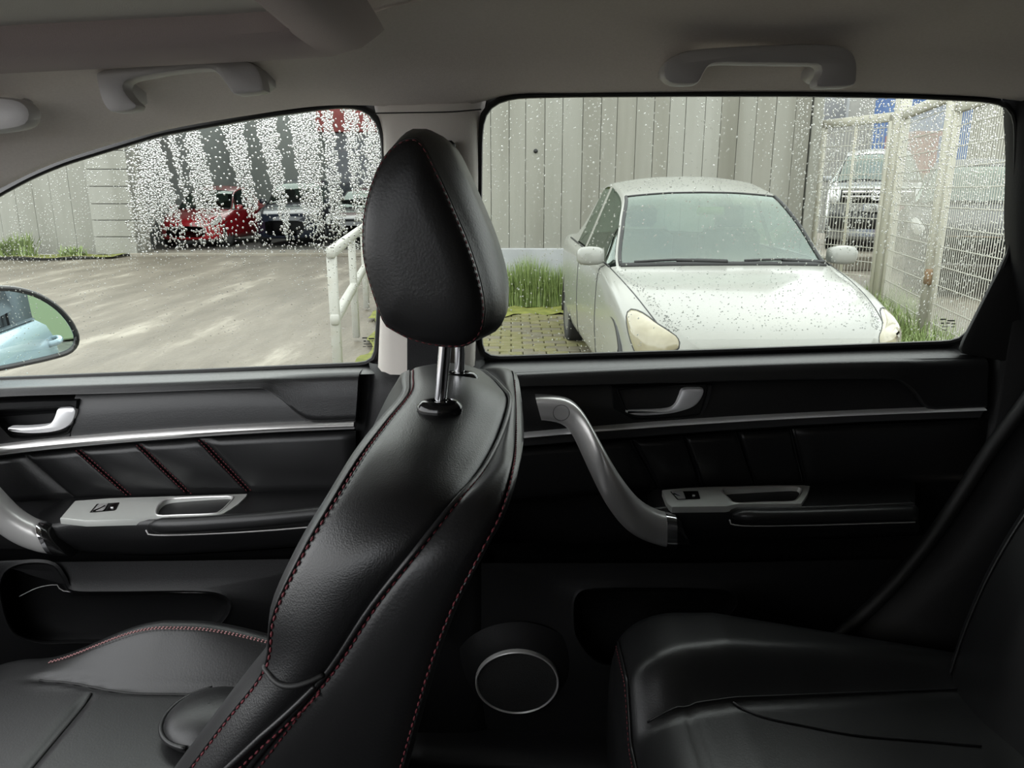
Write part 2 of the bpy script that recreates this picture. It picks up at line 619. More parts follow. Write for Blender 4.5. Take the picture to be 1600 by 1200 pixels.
def drops(name, parent, X, Yp, R, asp, H):
    """rain on the outer face of a pane: one dome per drop"""
    ns = 8
    rings = [(1.0, 0.0), (.93, .30), (.70, .62), (.38, .86)]
    a = np.linspace(0, 2 * math.pi, ns, endpoint=False)
    loc = []
    for s, h in rings:
        loc += [(s * math.cos(t), h * H, s * math.sin(t)) for t in a]
    loc.append((0, H * .95, 0))
    loc = np.array(loc)
    F = []
    for i in range(len(rings) - 1):
        for k in range(ns):
            F.append((i * ns + k, i * ns + (k + 1) % ns, (i + 1) * ns + (k + 1) % ns, (i + 1) * ns + k))
    top = len(rings) * ns
    tri = [((len(rings) - 1) * ns + k, (len(rings) - 1) * ns + (k + 1) % ns, top) for k in range(ns)]
    N = len(X)
    C = np.array([P(x, y, Yg(y) + .0045) for x, y in zip(X, Yp)])
    jit = 1 + rng.normal(0, .10, (N, len(loc), 1)) * np.array((1, .3, 1))
    S = np.stack([R, R, R * asp], 1)
    V = C[:, None, :] + loc[None] * S[:, None, :] * jit
    # tilt with the glass
    V[:, :, 1] += 0
    V[:, :, 1] -= (V[:, :, 2] - C[:, None, 2]) * .245
    m = len(loc)
    Fq = np.array(F)
    Ft = np.array(tri)
    off = (np.arange(N) * m)[:, None, None]
    q = (Fq[None] + off).reshape(-1)
    t = (Ft[None] + off).reshape(-1)
    me = bpy.data.meshes.new(name)
    V = V.reshape(-1, 3) - BASE[parent]
    me.vertices.add(len(V))
    me.vertices.foreach_set('co', V.reshape(-1))
    nl = len(q) + len(t)
    me.loops.add(nl)
    me.loops.foreach_set('vertex_index', np.concatenate([q, t]).astype(np.int32))
    npq, npt = len(q) // 4, len(t) // 3
    me.polygons.add(npq + npt)
    st = np.concatenate([np.arange(npq) * 4, len(q) + np.arange(npt) * 3])
    me.polygons.foreach_set('loop_start', st.astype(np.int32))
    me.polygons.foreach_set('use_smooth', np.ones(npq + npt, bool))
    me.update(calc_edges=True)
    me.validate()
    # outward normals face away from the cabin
    me.materials.append(MT['water'])
    o = bpy.data.objects.new(name, me)
    COL.objects.link(o)
    o.parent = parent
    o['kind'] = 'stuff'
    return o


def jitter_grid(x0, x1, y0, y1, cell):
    gx, gy = np.meshgrid(np.arange(x0, x1, cell), np.arange(y0, y1, cell))
    gx = gx.ravel() + rng.uniform(-.48, .48, gx.size) * cell
    gy = gy.ravel() + rng.uniform(-.48, .48, gy.size) * cell
    return gx, gy

# ================================================================== FRONT DOOR
r_d1 = root('door_1', tuple(P(300, 1100, 1.15)), 'front passenger door with silver trim strip and red stitched insert', 'door', 'structure')
k = 'plastic'
# base behind everything
strip('door_base', [(-300, 612, 1.185), (0, 600, 1.185), (596, 573, 1.185)], [(-300, 1180, 1.165), (0, 1150, 1.165), (590, 1120, 1.165)], [(0, 0), (.3, 0), (.6, 0), (1, 0)], MT['plastic'], r_d1, 20)
strip('sill_cap', [(-300, 603, 1.197), (0, 591, 1.197), (300, 579, 1.197), (600, 567, 1.197)], [(-300, 624, 1.135), (0, 609, 1.135), (300, 598, 1.135), (480, 590, 1.135), (600, 586, 1.145)],
      [(0, .012), (0, .003), (.04, 0), (.55, -.004), (.75, -.002), (.92, .003), (1, .012)], MT['vinyl'], r_d1, 50)
strip('upper_trim', [(-300, 621, 1.137), (0, 606, 1.137), (300, 595, 1.137), (480, 587, 1.137), (560, 584, 1.137)], [(-300, 636, 1.130), (0, 620, 1.130), (200, 614, 1.130), (395, 607, 1.130), (418, 611, 1.130), (440, 625, 1.130), (474, 655, 1.130), (500, 661, 1.132), (556, 659, 1.134)],
      [(0, .014), (.04, .004), (.15, -.001), (.5, -.001), (.82, -.004), (.92, -.004), (.98, -.001), (1, .006), (1, .03)], MT['vinyl'], r_d1, 90)
strip('upper_panel', [(118, 612, 1.152), (300, 602, 1.152), (520, 600, 1.152)], [(110, 694, 1.142), (300, 678, 1.142), (520, 668, 1.142)], [(0, .005), (.1, 0), (.5, -.003), (1, 0)], MT['leather_s'], r_d1, 40)
strip('trim_strip', [(-300, 745, 1.128), (-150, 718, 1.128), (0, 697, 1.128), (150, 682, 1.128), (300, 671, 1.128), (430, 664, 1.128), (553, 660, 1.128)], [(-300, 765, 1.128), (-150, 738, 1.128), (0, 713, 1.128), (150, 697, 1.128), (300, 685, 1.128), (430, 677, 1.128), (553, 672, 1.128)],
      [(0, .025), (0, .003), (.10, -.001), (.4, -.003), (.62, -.001), (.66, .003), (.95, .004), (1, .008), (1, .025)], MT['silver'], r_d1, 60)


def topf(x):
    return np.interp(x, [-300, -150, 0, 150, 300, 430, 556], [766, 739, 714.5, 698.5, 686.5, 678, 673])


def botf(x):
    return np.interp(x, [-300, 0, 120, 300, 400, 556], [800, 786, 779, 774, 771, 768])


def puff(name, TL, TR, BL, BR, fT, fB, YT, YB, matl, parent, bulge=.006, nu=20, nv=14, edge=.008):
    G = []
    for i in range(nu):
        u = i / (nu - 1)
        xt, xb_ = TL + (TR - TL) * u, BL + (BR - BL) * u
        col = []
        for j in range(nv):
            w = j / (nv - 1)
            x = xt * (1 - w) + xb_ * w
            y = fT(xt) * (1 - w) + fB(xb_) * w
            e = min(1, min(u, 1 - u) / .08) if True else 1
            e2 = min(1, min(w, 1 - w) / .06)
            k = math.sqrt(max(0, 1 - (1 - e) ** 2)) * math.sqrt(max(0, 1 - (1 - e2) ** 2))
            Y = YT * (1 - w) + YB * w + edge * (1 - k) - bulge * math.sin(math.pi * u) * math.sin(math.pi * w)
            col.append(P(x, y, Y))
        G.append(col)
    v, f = gridvf(G)
    return mk(name, v, f, matl, parent)


xt = [-300, 38, 120, 215, 312, 556]
xb_ = [-300, 118, 205, 298, 393, 556]
for i in range(5):
    puff('insert_panel', xt[i], xt[i + 1], xb_[i], xb_[i + 1], topf, botf, 1.147, 1.152, MT['leather_s'], r_d1, .005)
for i in range(1, 5):
    for s in ((-3.5, 3.5) if i > 1 else (0,)):
        a, b = xt[i] + s, xb_[i] + s
        pts = [P(a * (1 - w) + b * w, topf(a) * (1 - w) + botf(b) * w + 0, 1.1475 + .004 * w) for w in np.linspace(.02, .98, 30)]
        tag(mk('red_seam', *(stitches(pts, .004, .0018, .0009) if i > 1 else tube(pts, .0007, 5)), MT['thread'] if i > 1 else MT['rubber'], r_d1), kind='stuff')
# latch: recessed bowl, bezel, lever
def latch(parent, bez, hole, lever, Yb, lever_n=60, back=None):
    bz, ho = np.array(bez, float), np.array(hole, float)
    n = 64
    loops = [loop3(bez, Yb, n, -0.0, .03, False), loop3(bez, Yb, n, 0, .004, False), loop3(bez, Yb, n, 1.5, 0, False)]
    q = lin(hole, n, True)
    # rotate the hole loop so that its first point faces the bezel's first point
    b0 = lin(bez, n, True)
    kbest = min(range(n), key=lambda k: np.sum((np.roll(q, -k, 0) - b0) ** 2))
    q = np.roll(q, -kbest, 0)
    loops += [[P(a, b, Yb + .001) for a, b in inset2(q, -2.5)], [P(a, b, Yb - .0015) for a, b in inset2(q, -1)], [P(a, b, Yb + .001) for a, b in q], [P(a, b, Yb + .03) for a, b in inset2(q, 3)]]
    ringloft('latch_bezel', loops[:6], MT['plastic'], parent)
    lo = [[P(a, b, Yb + .002) for a, b in q], [P(a, b, Yb + .028) for a, b in inset2(q, 4)], [P(a, b, Yb + .033) for a, b in inset2(q, 9)]]
    ringloft('latch_recess', lo, MT['plastic'], parent, cap_last=True)
    return slab('latch_lever', lever, lambda a, b: Yb - .004 + .006 * (1 if a < 0 else 0), .014, .004, MT['linesilver'], parent, lever_n)


latch(r_d1, [(-40, 630), (60, 626), (121, 625), (118, 655), (108, 688), (0, 697), (-40, 702)], [(-25, 644), (0, 641), (60, 638), (112, 635), (117, 640), (114, 660), (106, 676), (90, 680), (40, 685), (18, 684), (5, 670), (-15, 652)],
      [(11, 669), (40, 668), (70, 665), (80, 659), (86, 646), (90, 639), (110, 637.5), (117, 640), (116, 652), (108, 665), (92, 673), (70, 677), (40, 678), (16, 675)], 1.142)
# armrest: top, front face, padded lip, switch plate
def Yarm(a, b):
    return 1.15 - (b - 775) / 40.0 * .075


strip('armrest_top', [(60, 802, 1.150), (90, 787, 1.150), (118, 779, 1.151), (250, 775.5, 1.151), (400, 771, 1.151), (545, 768, 1.151)], [(64, 828, 1.075), (90, 822, 1.072), (118, 818, 1.07), (250, 816, 1.068), (400, 809, 1.072), (545, 798, 1.08)],
      [(0, .01), (.03, 0), (.5, 0), (.85, 0), (.95, .0), (1, .004)], MT['vinyl'], r_d1, 50)
strip('armrest_front', [(60, 824, 1.075), (90, 819, 1.073), (118, 815.5, 1.071), (250, 813.5, 1.069), (400, 807, 1.073), (545, 796, 1.081)], [(64, 862, 1.105), (110, 866, 1.105), (250, 870, 1.105), (400, 862, 1.105), (545, 852, 1.105)],
      [(0, .006), (.03, .001), (.10, -.003), (.35, -.012), (.7, -.012), (.9, -.004), (1, .012)], MT['vinyl'], r_d1, 50)
strip('armrest_underside', [(-300, 858, 1.105), (60, 858, 1.105), (250, 868, 1.105), (545, 850, 1.105)], [(-300, 905, 1.155), (60, 900, 1.155), (250, 896, 1.155), (560, 880, 1.155)], [(0, 0), (.3, .012), (.7, .006), (1, 0)], MT['plastic'], r_d1, 30, 0)
pth = cr(px3([(233, 822, 1.066), (300, 820, 1.060), (400, 813, 1.062), (480, 805, 1.066), (545, 798, 1.07)]), 30)
ws = np.full(30, .0125); ws[0], ws[1] = .004, .010
v, f = loftsec(pth, ws, ws * .9, np.tile((0, 0, 1.0), (30, 1)), np.tile((0, 1.0, 0), (30, 1)), 14, 2.4)
mk('armrest_pad', v, f, MT['leather_s'], r_d1)
pth = cr(px3([(228, 828, 1.062), (240, 836, 1.060), (330, 834, 1.056), (430, 828, 1.058), (545, 818, 1.062)]), 40)
mk('pad_edge_line', *tube(pth, .0012, 6), MT['grip'], r_d1)


def raypoly(poly, c, n):
    """closed polygon resampled by angle around c"""
    p = lin(poly, 600, True)
    a = np.unwrap(np.arctan2(p[:, 1] - c[1], p[:, 0] - c[0]))
    if a[-1] < a[0]:
        a, p = a[::-1], p[::-1]
    t = np.linspace(0, 2 * math.pi, n, endpoint=False)
    out = []
    for q in t:
        k_ = np.argmin(np.abs((a - q + math.pi) % (2 * math.pi) - math.pi))
        out.append(p[k_])
    return np.array(out)


def switch_plate(parent, outl, cup, sw, Yf, toggle):
    n = 140
    q0 = cr(cup, 200, True)
    c = q0.mean(0)
    o2, q = raypoly(outl, c, n), raypoly(q0, c, n)
    yf = lambda a, b: Yf(a, b) - .012
    up = lambda L, d: [P(a, b, yf(a, b)) + np.array((0, 0, d)) for a, b in L]
    sh = lambda L, s_: c + (L - c) * s_
    pl = ringloft('switch_plate', [up(o2, -.010), up(o2, -.001), up(sh(o2, .992), 0), up(sh(q, 1.05), 0), up(sh(q, 1.02), .0008)], MT['plate'], parent)
    r_ = ringloft('pull_cup_rim', [up(sh(q, 1.04), 0), up(sh(q, 1.015), .0016), up(sh(q, .985), .001), up(sh(q, .975), -.001)], MT['silver'], pl)
    ringloft('pull_cup', [up(sh(q, .98), 0), up(sh(q, .96), -.004), up(sh(q, .93), -.0085), up(sh(q, .85), -.0095)], MT['plate'], pl, cap_last=True)
    s = slab('window_switch_bezel', sw, lambda a, b: Yf(a, b) - .0128, .003, .001, MT['gloss'], parent, 40, False)
    slab('window_switch', toggle, lambda a, b: Yf(a, b) - .017, .006, .002, MT['silver'], s, 32, False)
    cx, cy = np.mean(sw, 0)
    x1 = max(p[0] for p in sw)
    mk('switch_symbol', *boxvf(P(x1 - 11, cy, Yf(x1, cy) - .0142), (.004, .0006, .003)), MT['speck'], s, smooth=False)
    return pl


switch_plate(r_d1, [(118, 781), (180, 778), (300, 774.5), (389, 771.5), (372, 788), (350, 802), (335, 806.5), (232, 807.5), (225, 811), (97, 814.5), (93, 810)],
             [(244, 801), (248, 790), (262, 781), (300, 778), (345, 776.5), (364, 777), (358, 786), (345, 798), (330, 803), (280, 805), (250, 806)],
             [(150, 788.5), (186, 786), (180, 798), (139, 801.5)], Yarm, [(152, 789.5), (166, 788.5), (160, 798.5), (143, 800)])


def grab(parent, top_edge, bot_edge, Ys, nm, capfrom):
    n = 44
    A, B = cr(np.array(top_edge, float), n), cr(np.array(bot_edge, float), n)
    Yi = np.interp(np.linspace(0, 1, n), np.linspace(0, 1, len(Ys)), Ys)
    for _ in range(10):
        Yi[1:-1] = (Yi[:-2] + 2 * Yi[1:-1] + Yi[2:]) / 4
    e_ = n - 7
    for _ in range(5):
        A[1:e_] = (A[:e_ - 1] + 2 * A[1:e_] + A[2:e_ + 1]) / 4
        B[1:e_] = (B[:e_ - 1] + 2 * B[1:e_] + B[2:e_ + 1]) / 4
    path, aw, ad, ws, ds = [], [], [], [], []
    for i in range(n):
        a, b = P(A[i, 0], A[i, 1], Yi[i]), P(B[i, 0], B[i, 1], Yi[i])
        path.append((a + b) / 2)
        w = (b - a) / 2
        ws.append(np.linalg.norm(w))
        aw.append(w / ws[-1])
        ad.append(np.array((0, 1.0, 0)))
        ds.append(.017)
    k = int(n * capfrom)
    v, f = loftsec(path[:k + 1], ws[:k + 1], ds[:k + 1], aw, ad, 22, 2.9)
    o = mk(nm, v, f, MT['silver'], parent, sharp=60)
    v, f = loftsec(path[k:], [w * 1.0 for w in ws[k:]], [d * .98 for d in ds[k:]], aw[k:], ad[k:], 22, 2.9)
    return o, path, Yi, (path[k:], ws[k:], ds[k:], aw[k:], ad[k:])


def capparts(parent, seg):
    p, w, d, aw, ad = [list(s) for s in seg]
    h = max(1, len(p) // 3)
    v, f = loftsec(p[:h + 1], [q * 1.03 for q in w[:h + 1]], [q * 1.03 for q in d[:h + 1]], aw, ad, 22, 2.9)
    mk('handle_end_chrome', v, f, MT['chrome'], parent, sharp=60)
    v, f = loftsec(p[h:], [q * 1.0 for q in w[h:]], [q * 1.0 for q in d[h:]], aw[h:], ad[h:], 22, 2.9)
    mk('handle_end_cap', v, f, MT['gloss'], parent, sharp=60)


o, pth, Yi, seg = grab(r_d1, [(-175, 640), (-120, 650), (-70, 695), (-30, 738), (0, 770), (25, 797), (50, 812), (78, 822), (88, 832)], [(-190, 690), (-140, 700), (-95, 742), (-55, 782), (-15, 815), (20, 842), (55, 857), (92, 864), (118, 867)],
                       [1.13, 1.09, 1.06, 1.05, 1.045, 1.05, 1.06, 1.065, 1.075], 'grab_handle', .90)
capparts(o, seg)

# lower panel with map pocket
def pocket(parent, hole, outer, Yp, deep=.07):
    n = 96
    q = cr(hole, n, True)
    w = lin(outer, n, True)
    kb = min(range(n), key=lambda s: np.sum((np.roll(w, -s, 0) - q) ** 2))
    w = np.roll(w, -kb, 0)
    mid = q * .55 + w * .45
    near = inset2(q, -7)
    lo = [[P(a, b, Yp + .012) for a, b in w], [P(a, b, Yp + .008) for a, b in mid], [P(a, b, Yp + .003) for a, b in near], [P(a, b, Yp) for a, b in inset2(q, -2)], [P(a, b, Yp + .003) for a, b in q]]
    ringloft('pocket_surround', lo, MT['plastic'], parent)
    lo = [[P(a, b, Yp + .002) for a, b in q], [P(a, b, Yp + .02) for a, b in inset2(q, 1)], [P(a, b, Yp + deep) for a, b in inset2(q, 4)], [P(a, b, Yp + deep + .003) for a, b in inset2(q, 12)]]
    ringloft('map_pocket', lo, MT['plastic'], parent, cap_last=True)


pocket(r_d1, [(2, 930), (8, 896), (38, 882), (80, 884), (98, 905), (112, 924), (180, 926), (300, 925), (345, 930), (359, 946), (345, 972), (308, 990), (250, 1000), (120, 1003), (60, 1003), (20, 985)],
       [(-300, 880), (-60, 878), (100, 878), (300, 876), (560, 872), (560, 980), (560, 1120), (300, 1130), (0, 1130), (-300, 1140), (-300, 1000)], 1.095)
mk('pocket_inner_edge', *tube(cr(px3([(30, 932, 1.13), (60, 918, 1.13), (90, 914, 1.13), (103, 924, 1.13), (200, 924.5, 1.12), (330, 926, 1.108)]), 40), .0008, 6), MT['grip'], r_d1)
# outer skin with a pull handle, seen in the wing mirror
def skin(parent, x0, x1):
    G = []
    for x in np.linspace(x0, x1, 12):
        G.append([(x, y, z) for y, z in ((1.215, 1.035), (1.235, 1.03), (1.275, 1.0), (1.30, .93), (1.305, .80), (1.295, .62), (1.27, .45), (1.23, .36), (1.16, .34))])
    v, f = gridvf(G, flip=True)
    o = mk('outer_skin', v, f, MT['car_pale'], parent)
    xh = x1 - .16
    pth = cr([(xh - .10, 1.292, .925), (xh - .085, 1.325, .93), (xh, 1.335, .935), (xh + .075, 1.322, .94), (xh + .09, 1.29, .94)], 16)
    mk('outer_pull', *tube(pth, .013, 8), MT['car_pale'], o)
    G = [[(x, 1.207, 1.036), (x, 1.225, 1.042), (x, 1.24, 1.034)] for x in np.linspace(x0, x1, 3)]
    v, f = gridvf(G)
    mk('outer_waist_seal', v, f, MT['rubber'], o)


skin(r_d1, -1.15, -.21)
pane1 = window(r_d1, WIN_F, 'front', [(566, 527, 8, 2), (576, 528, 9, 2.5), (568, 532, 4, 2), (574, 532, 5, 1.4), (580, 532, 4, 1.4), (568, 537, 12, 1), (567, 541, 5, 1), (574, 541, 9, 1)])

# rain on the front pane: heavy bands, runs cleared between them
clear = [(246, 252, 288, 296, 1), (272, 284, 300, 306, .75), (309, 340, 352, 388, 1), (381, 396, 410, 438, 1), (434, 449, 455, 474, 1), (500, 503, 508, 514, .8), (522, 535, 543, 553, 1), (560, 566, 566, 574, .6)]


def band_f(x, y):
    d = np.ones_like(x)
    for a0, a1, b0, b1, s in clear:
        t = (y - 190) / 160.0
        lo_, hi_ = a0 + (b0 - a0) * t, a1 + (b1 - a1) * t
        wob = 2.0 * np.sin(y * .21 + a0) + 1.2 * np.sin(y * .53 + a1)
        ins_ = (x > lo_ + wob - 2) & (x < hi_ + wob + 2)
        d = np.where(ins_, d * (1 - 1.0 * s), d)
    fade = np.clip((395 + 12 * np.sin(x * .09) - y) / 60, 0, 1)
    left = np.clip((x - 195) / 25, 0, 1)
    return d * fade * left


gx, gy = jitter_grid(190, 600, 160, 420, 2.55)
pr_ = band_f(gx, gy)
keep = rng.random(len(gx)) < pr_ * .98
X1, Y1 = gx[keep], gy[keep]
R1 = rng.uniform(.0010, .0015, len(X1))
# isolated round drops inside the clear runs and on the rest of the pane
gx, gy = jitter_grid(200, 600, 160, 400, 8.0)
keep = (rng.random(len(gx)) < .75) & (band_f(gx, gy) < .5)
X2, Y2 = gx[keep], gy[keep]
R2 = rng.uniform(.0009, .0017, len(X2))
gx, gy = jitter_grid(-190, 215, 180, 420, 4.6)
keep = rng.random(len(gx)) < (.35 + .5 * (np.sin(gx * .13 + gy * .03) > .1))
X3, Y3 = gx[keep], gy[keep]
R3 = rng.uniform(.0005, .0009, len(X3))
gx, gy = jitter_grid(-190, 600, 385, 600, 6.5)
keep = rng.random(len(gx)) < np.clip(.75 - (gy - 385) / 320 + .25 * np.sin(gx * .055), .05, 1)
X4, Y4 = gx[keep], gy[keep]
R4 = rng.uniform(.0005, .0011, len(X4))
# trickles under the bands
gx, gy = jitter_grid(380, 560, 370, 480, 4.0)
keep = rng.random(len(gx)) < .7 * np.clip(np.sin((gx - gy * .12) * .14) - .45, 0, 1) * np.clip((490 - gy) / 90, 0, 1)
X5, Y5 = gx[keep], gy[keep]
R5 = rng.uniform(.0007, .0013, len(X5))
X, Yp, R = np.concatenate([X1, X2, X3, X4, X5]), np.concatenate([Y1, Y2, Y3, Y4, Y5]), np.concatenate([R1, R2, R3, R4, R5])
ok = inside(inset2(np.array(WIN_F, float), 1), X, Yp)
drops('raindrops', pane1, X[ok], Yp[ok], R[ok], rng.uniform(.9, 1.25, ok.sum()), .50)

# ================================================================== REAR DOOR
r_d2 = root('door_2', tuple(P(1150, 1100, 1.15)), 'rear passenger door, black with silver diagonal grab handle and ringed speaker', 'door', 'structure')
strip('door_base', [(752, 566, 1.185), (1100, 560, 1.185), (1560, 548, 1.185)], [(752, 1180, 1.165), (1100, 1180, 1.165), (1560, 1180, 1.165)], [(0, 0), (.3, 0), (.6, 0), (1, 0)], MT['plastic'], r_d2, 20)
strip('sill_cap', [(750, 560, 1.197), (1100, 550, 1.197), (1350, 541, 1.197), (1520, 534, 1.197)], [(750, 588, 1.135), (1000, 577, 1.135), (1300, 566, 1.135), (1520, 562, 1.138)],
      [(0, .012), (0, .003), (.04, 0), (.55, -.004), (.75, -.002), (.92, .003), (1, .012)], MT['vinyl'], r_d2, 50)
strip('upper_trim', [(755, 586, 1.137), (1000, 575, 1.137), (1300, 564, 1.137), (1545, 560, 1.137)], [(755, 606, 1.130), (1000, 600, 1.130), (1250, 594, 1.130), (1385, 594, 1.130), (1410, 599, 1.130), (1428, 613, 1.130), (1447, 637, 1.130), (1470, 641, 1.132), (1540, 639, 1.134)],
      [(0, .014), (.04, .004), (.15, -.001), (.5, -.001), (.82, -.004), (.92, -.004), (.98, -.001), (1, .006), (1, .03)], MT['vinyl'], r_d2, 90)
strip('upper_panel', [(755, 603, 1.152), (1100, 592, 1.152), (1480, 588, 1.152)], [(755, 694, 1.142), (1100, 664, 1.142), (1480, 648, 1.142)], [(0, .005), (.1, 0), (.5, -.003), (1, 0)], MT['leather_s'], r_d2, 40)
strip('trim_strip', [(755, 688, 1.128), (950, 671, 1.128), (1150, 657, 1.128), (1350, 647, 1.128), (1541, 640, 1.128)], [(755, 704, 1.128), (950, 688, 1.128), (1150, 673, 1.128), (1350, 661, 1.128), (1534, 654, 1.128)],
      [(0, .025), (0, .003), (.06, 0), (.14, -.0005), (.20, .003), (.6, .004), (.95, .004), (1, .008), (1, .025)], MT['darksilver'], r_d2, 60)
strip('silver_line', [(755, 686, 1.126), (950, 669, 1.126), (1150, 655, 1.126), (1350, 645, 1.126), (1541, 638, 1.126)], [(755, 691, 1.126), (950, 674, 1.126), (1150, 660, 1.126), (1350, 649.5, 1.126), (1541, 642, 1.126)],
      [(0, .02), (0, .006), (.15, .002), (.4, -.0015), (.65, -.0025), (.85, -.001), (1, .003), (1, .02)], MT['linesilver'], r_d2, 60)
rt = lambda x: np.interp(x, [755, 950, 1150, 1350, 1545], [706, 690, 675, 663, 655])
rb = lambda x: np.interp(x, [755, 1040, 1250, 1545], [790, 764, 757, 752])
xt = [755, 988, 1068, 1152, 1238, 1545]
xb_ = [755, 1030, 1096, 1180, 1258, 1545]
for i in range(5):
    puff('insert_panel', xt[i], xt[i + 1], xb_[i], xb_[i + 1], rt, rb, 1.147, 1.152, MT['leather_s'], r_d2, .005)
for i in range(1, 5):
    for s in (-3, 3):
        a, b = xt[i] + s, xb_[i] + s
        pts = [P(a * (1 - w) + b * w, rt(a) * (1 - w) + rb(b) * w, 1.1475 + .004 * w) for w in np.linspace(.02, .98, 30)]
        mk('insert_seam', *tube(pts, .0008, 5), MT['rubber'], r_d2)
latch(r_d2, [(955, 604), (1040, 601), (1114, 600), (1110, 625), (1098, 652), (1030, 656), (990, 658), (958, 640)], [(966, 609), (1000, 606), (1060, 603), (1104, 602), (1102, 618), (1092, 646), (1060, 650), (1000, 653), (986, 650), (976, 634)],
      [(978, 642), (1000, 641), (1040, 639), (1054, 633), (1062, 619), (1068, 609), (1088, 607.5), (1100, 609), (1097, 622), (1086, 635), (1066, 643), (1040, 648), (1000, 650), (980, 646)], 1.142)


def Yarm2(a, b):
    return 1.15 - (b - 758) / 36.0 * .07


strip('armrest_top', [(1015, 775, 1.15), (1040, 764, 1.15), (1150, 760, 1.151), (1280, 756, 1.151), (1430, 755, 1.151)], [(1015, 800, 1.08), (1050, 797, 1.078), (1150, 798, 1.074), (1280, 796, 1.074), (1430, 790, 1.08)], [(0, .01), (.03, 0), (.5, 0), (.85, 0), (.95, .0), (1, .004)], MT['vinyl'], r_d2, 40)
strip('armrest_front', [(1015, 797, 1.081), (1050, 794, 1.079), (1150, 795, 1.075), (1280, 793, 1.075), (1430, 787, 1.081)], [(1015, 850, 1.105), (1150, 848, 1.105), (1280, 845, 1.105), (1430, 838, 1.105)], [(0, .006), (.03, .001), (.10, -.003), (.35, -.012), (.7, -.012), (.9, -.004), (1, .012)], MT['vinyl'], r_d2, 40)
strip('armrest_underside', [(755, 850, 1.125), (1015, 846, 1.105), (1280, 843, 1.105), (1450, 836, 1.105)], [(755, 900, 1.15), (1015, 890, 1.155), (1280, 885, 1.155), (1450, 876, 1.155)], [(0, 0), (.3, .012), (.7, .006), (1, 0)], MT['plastic'], r_d2, 30, 0)
pth = cr(px3([(1145, 806, 1.072), (1200, 808, 1.066), (1300, 806, 1.066), (1430, 802, 1.072)]), 26)
ws = np.full(26, .0125); ws[0], ws[1] = .004, .010
v, f = loftsec(pth, ws, ws * .9, np.tile((0, 0, 1.0), (26, 1)), np.tile((0, 1.0, 0), (26, 1)), 14, 2.4)
mk('armrest_pad', v, f, MT['leather_s'], r_d2)
mk('pad_edge_line', *tube(cr(px3([(1140, 812, 1.066), (1152, 821, 1.064), (1250, 821, 1.062), (1430, 816, 1.066)]), 40), .0010, 6), MT['grip'], r_d2)
switch_plate(r_d2, [(1034, 764), (1100, 761), (1200, 758.5), (1266, 758), (1262, 772), (1252, 787), (1150, 787.5), (1136, 791), (1050, 792), (1042, 785)],
             [(1128, 765), (1160, 763), (1220, 761.5), (1248, 762), (1252, 768), (1244, 781), (1235, 784), (1190, 785), (1150, 786), (1140, 780)],
             [(1048, 769), (1091, 768), (1095, 780), (1058, 781)], Yarm2, [(1050, 770), (1068, 769.5), (1072, 780), (1060, 780.5)])
o, pth, Yi, seg = grab(r_d2, [(836, 617), (862, 617.5), (890, 622), (912, 644), (935, 685), (965, 738), (1000, 783), (1030, 799), (1060, 806), (1066, 822)], [(846, 655), (866, 657), (884, 662), (898, 686), (918, 730), (946, 786), (978, 826), (1010, 844), (1050, 854), (1078, 852)],
                       [1.135, 1.125, 1.11, 1.085, 1.065, 1.06, 1.055, 1.06, 1.07, 1.075], 'grab_handle', .87)
capparts(o, seg)
c = P(877, 645, 1.094)
ang = np.linspace(0, 2 * math.pi, 28, endpoint=False)
mk('screw_cover', *tube([c + .0125 * np.array((math.cos(t), 0, math.sin(t))) for t in ang], .0005, 5, closed=True), MT['plastic'], o)
pocket(r_d2, [(905, 1000), (898, 960), (905, 928), (940, 921), (1020, 920), (1120, 922), (1145, 930), (1150, 945), (1135, 965), (1120, 1000), (1080, 1030), (1000, 1038), (940, 1036)],
       [(752, 880), (900, 880), (1100, 880), (1470, 872), (1470, 1000), (1470, 1180), (1100, 1190), (752, 1190), (752, 1050)], 1.10)
# speaker in the lower front corner of the door
cs = P(808, 1060, 1.105)
ex, ez = np.array((1.0, 0, 0)), np.array((0, -.18, .984))
def circ(r, d, n=56):
    return [cs + r * (math.cos(t) * ex + math.sin(t) * ez) + np.array((0, d, d * .18)) for t in np.linspace(0, 2 * math.pi, n, endpoint=False)]


ringloft('speaker_pod', [circ(.112, .014), circ(.10, .008), circ(.085, .0), circ(.076, -.004), circ(.072, -.005)], MT['plastic'], r_d2)
ringloft('speaker_ring', [circ(.0715, -.004), circ(.0710, -.0115), circ(.0695, -.0125), circ(.0675, -.0110), circ(.0672, -.002)], MT['silver'], r_d2)
ringloft('speaker_grille', [circ(.0665, -.011), circ(.064, -.0105), circ(.045, -.0125), circ(.02, -.0135), circ(.004, -.0138)], MT['carpet'], r_d2, cap_last=True)
skin(r_d2, -.205, 1.25)
pane2 = window(r_d2, WIN_R, 'rear', [(1469, 498, 9, 2), (1480, 500, 12, 2), (1470, 504, 5, 2), (1478, 504, 6, 1.6), (1487, 505, 6, 1.6), (1472, 510, 9, 1), (1486, 510, 6, 1.2), (1474, 515, 6, 1)])
slab('quarter_trim', [(1577, 392), (1590, 372), (1660, 360), (1670, 560), (1600, 570), (1500, 552), (1505, 534), (1541, 463)], 1.148, .006, .003, MT['rubber'], r_d2, 60, False)
mk('bright_gap_line', *tube(cr(px3([(1584.5, 200, Yg(200) - .004), (1583, 290, Yg(290) - .004), (1577.5, 386, Yg(386) - .004)]), 16), .0017, 6), MT['silver'], r_d2)  # silver rod standing in for a bright gap at the pane's edge

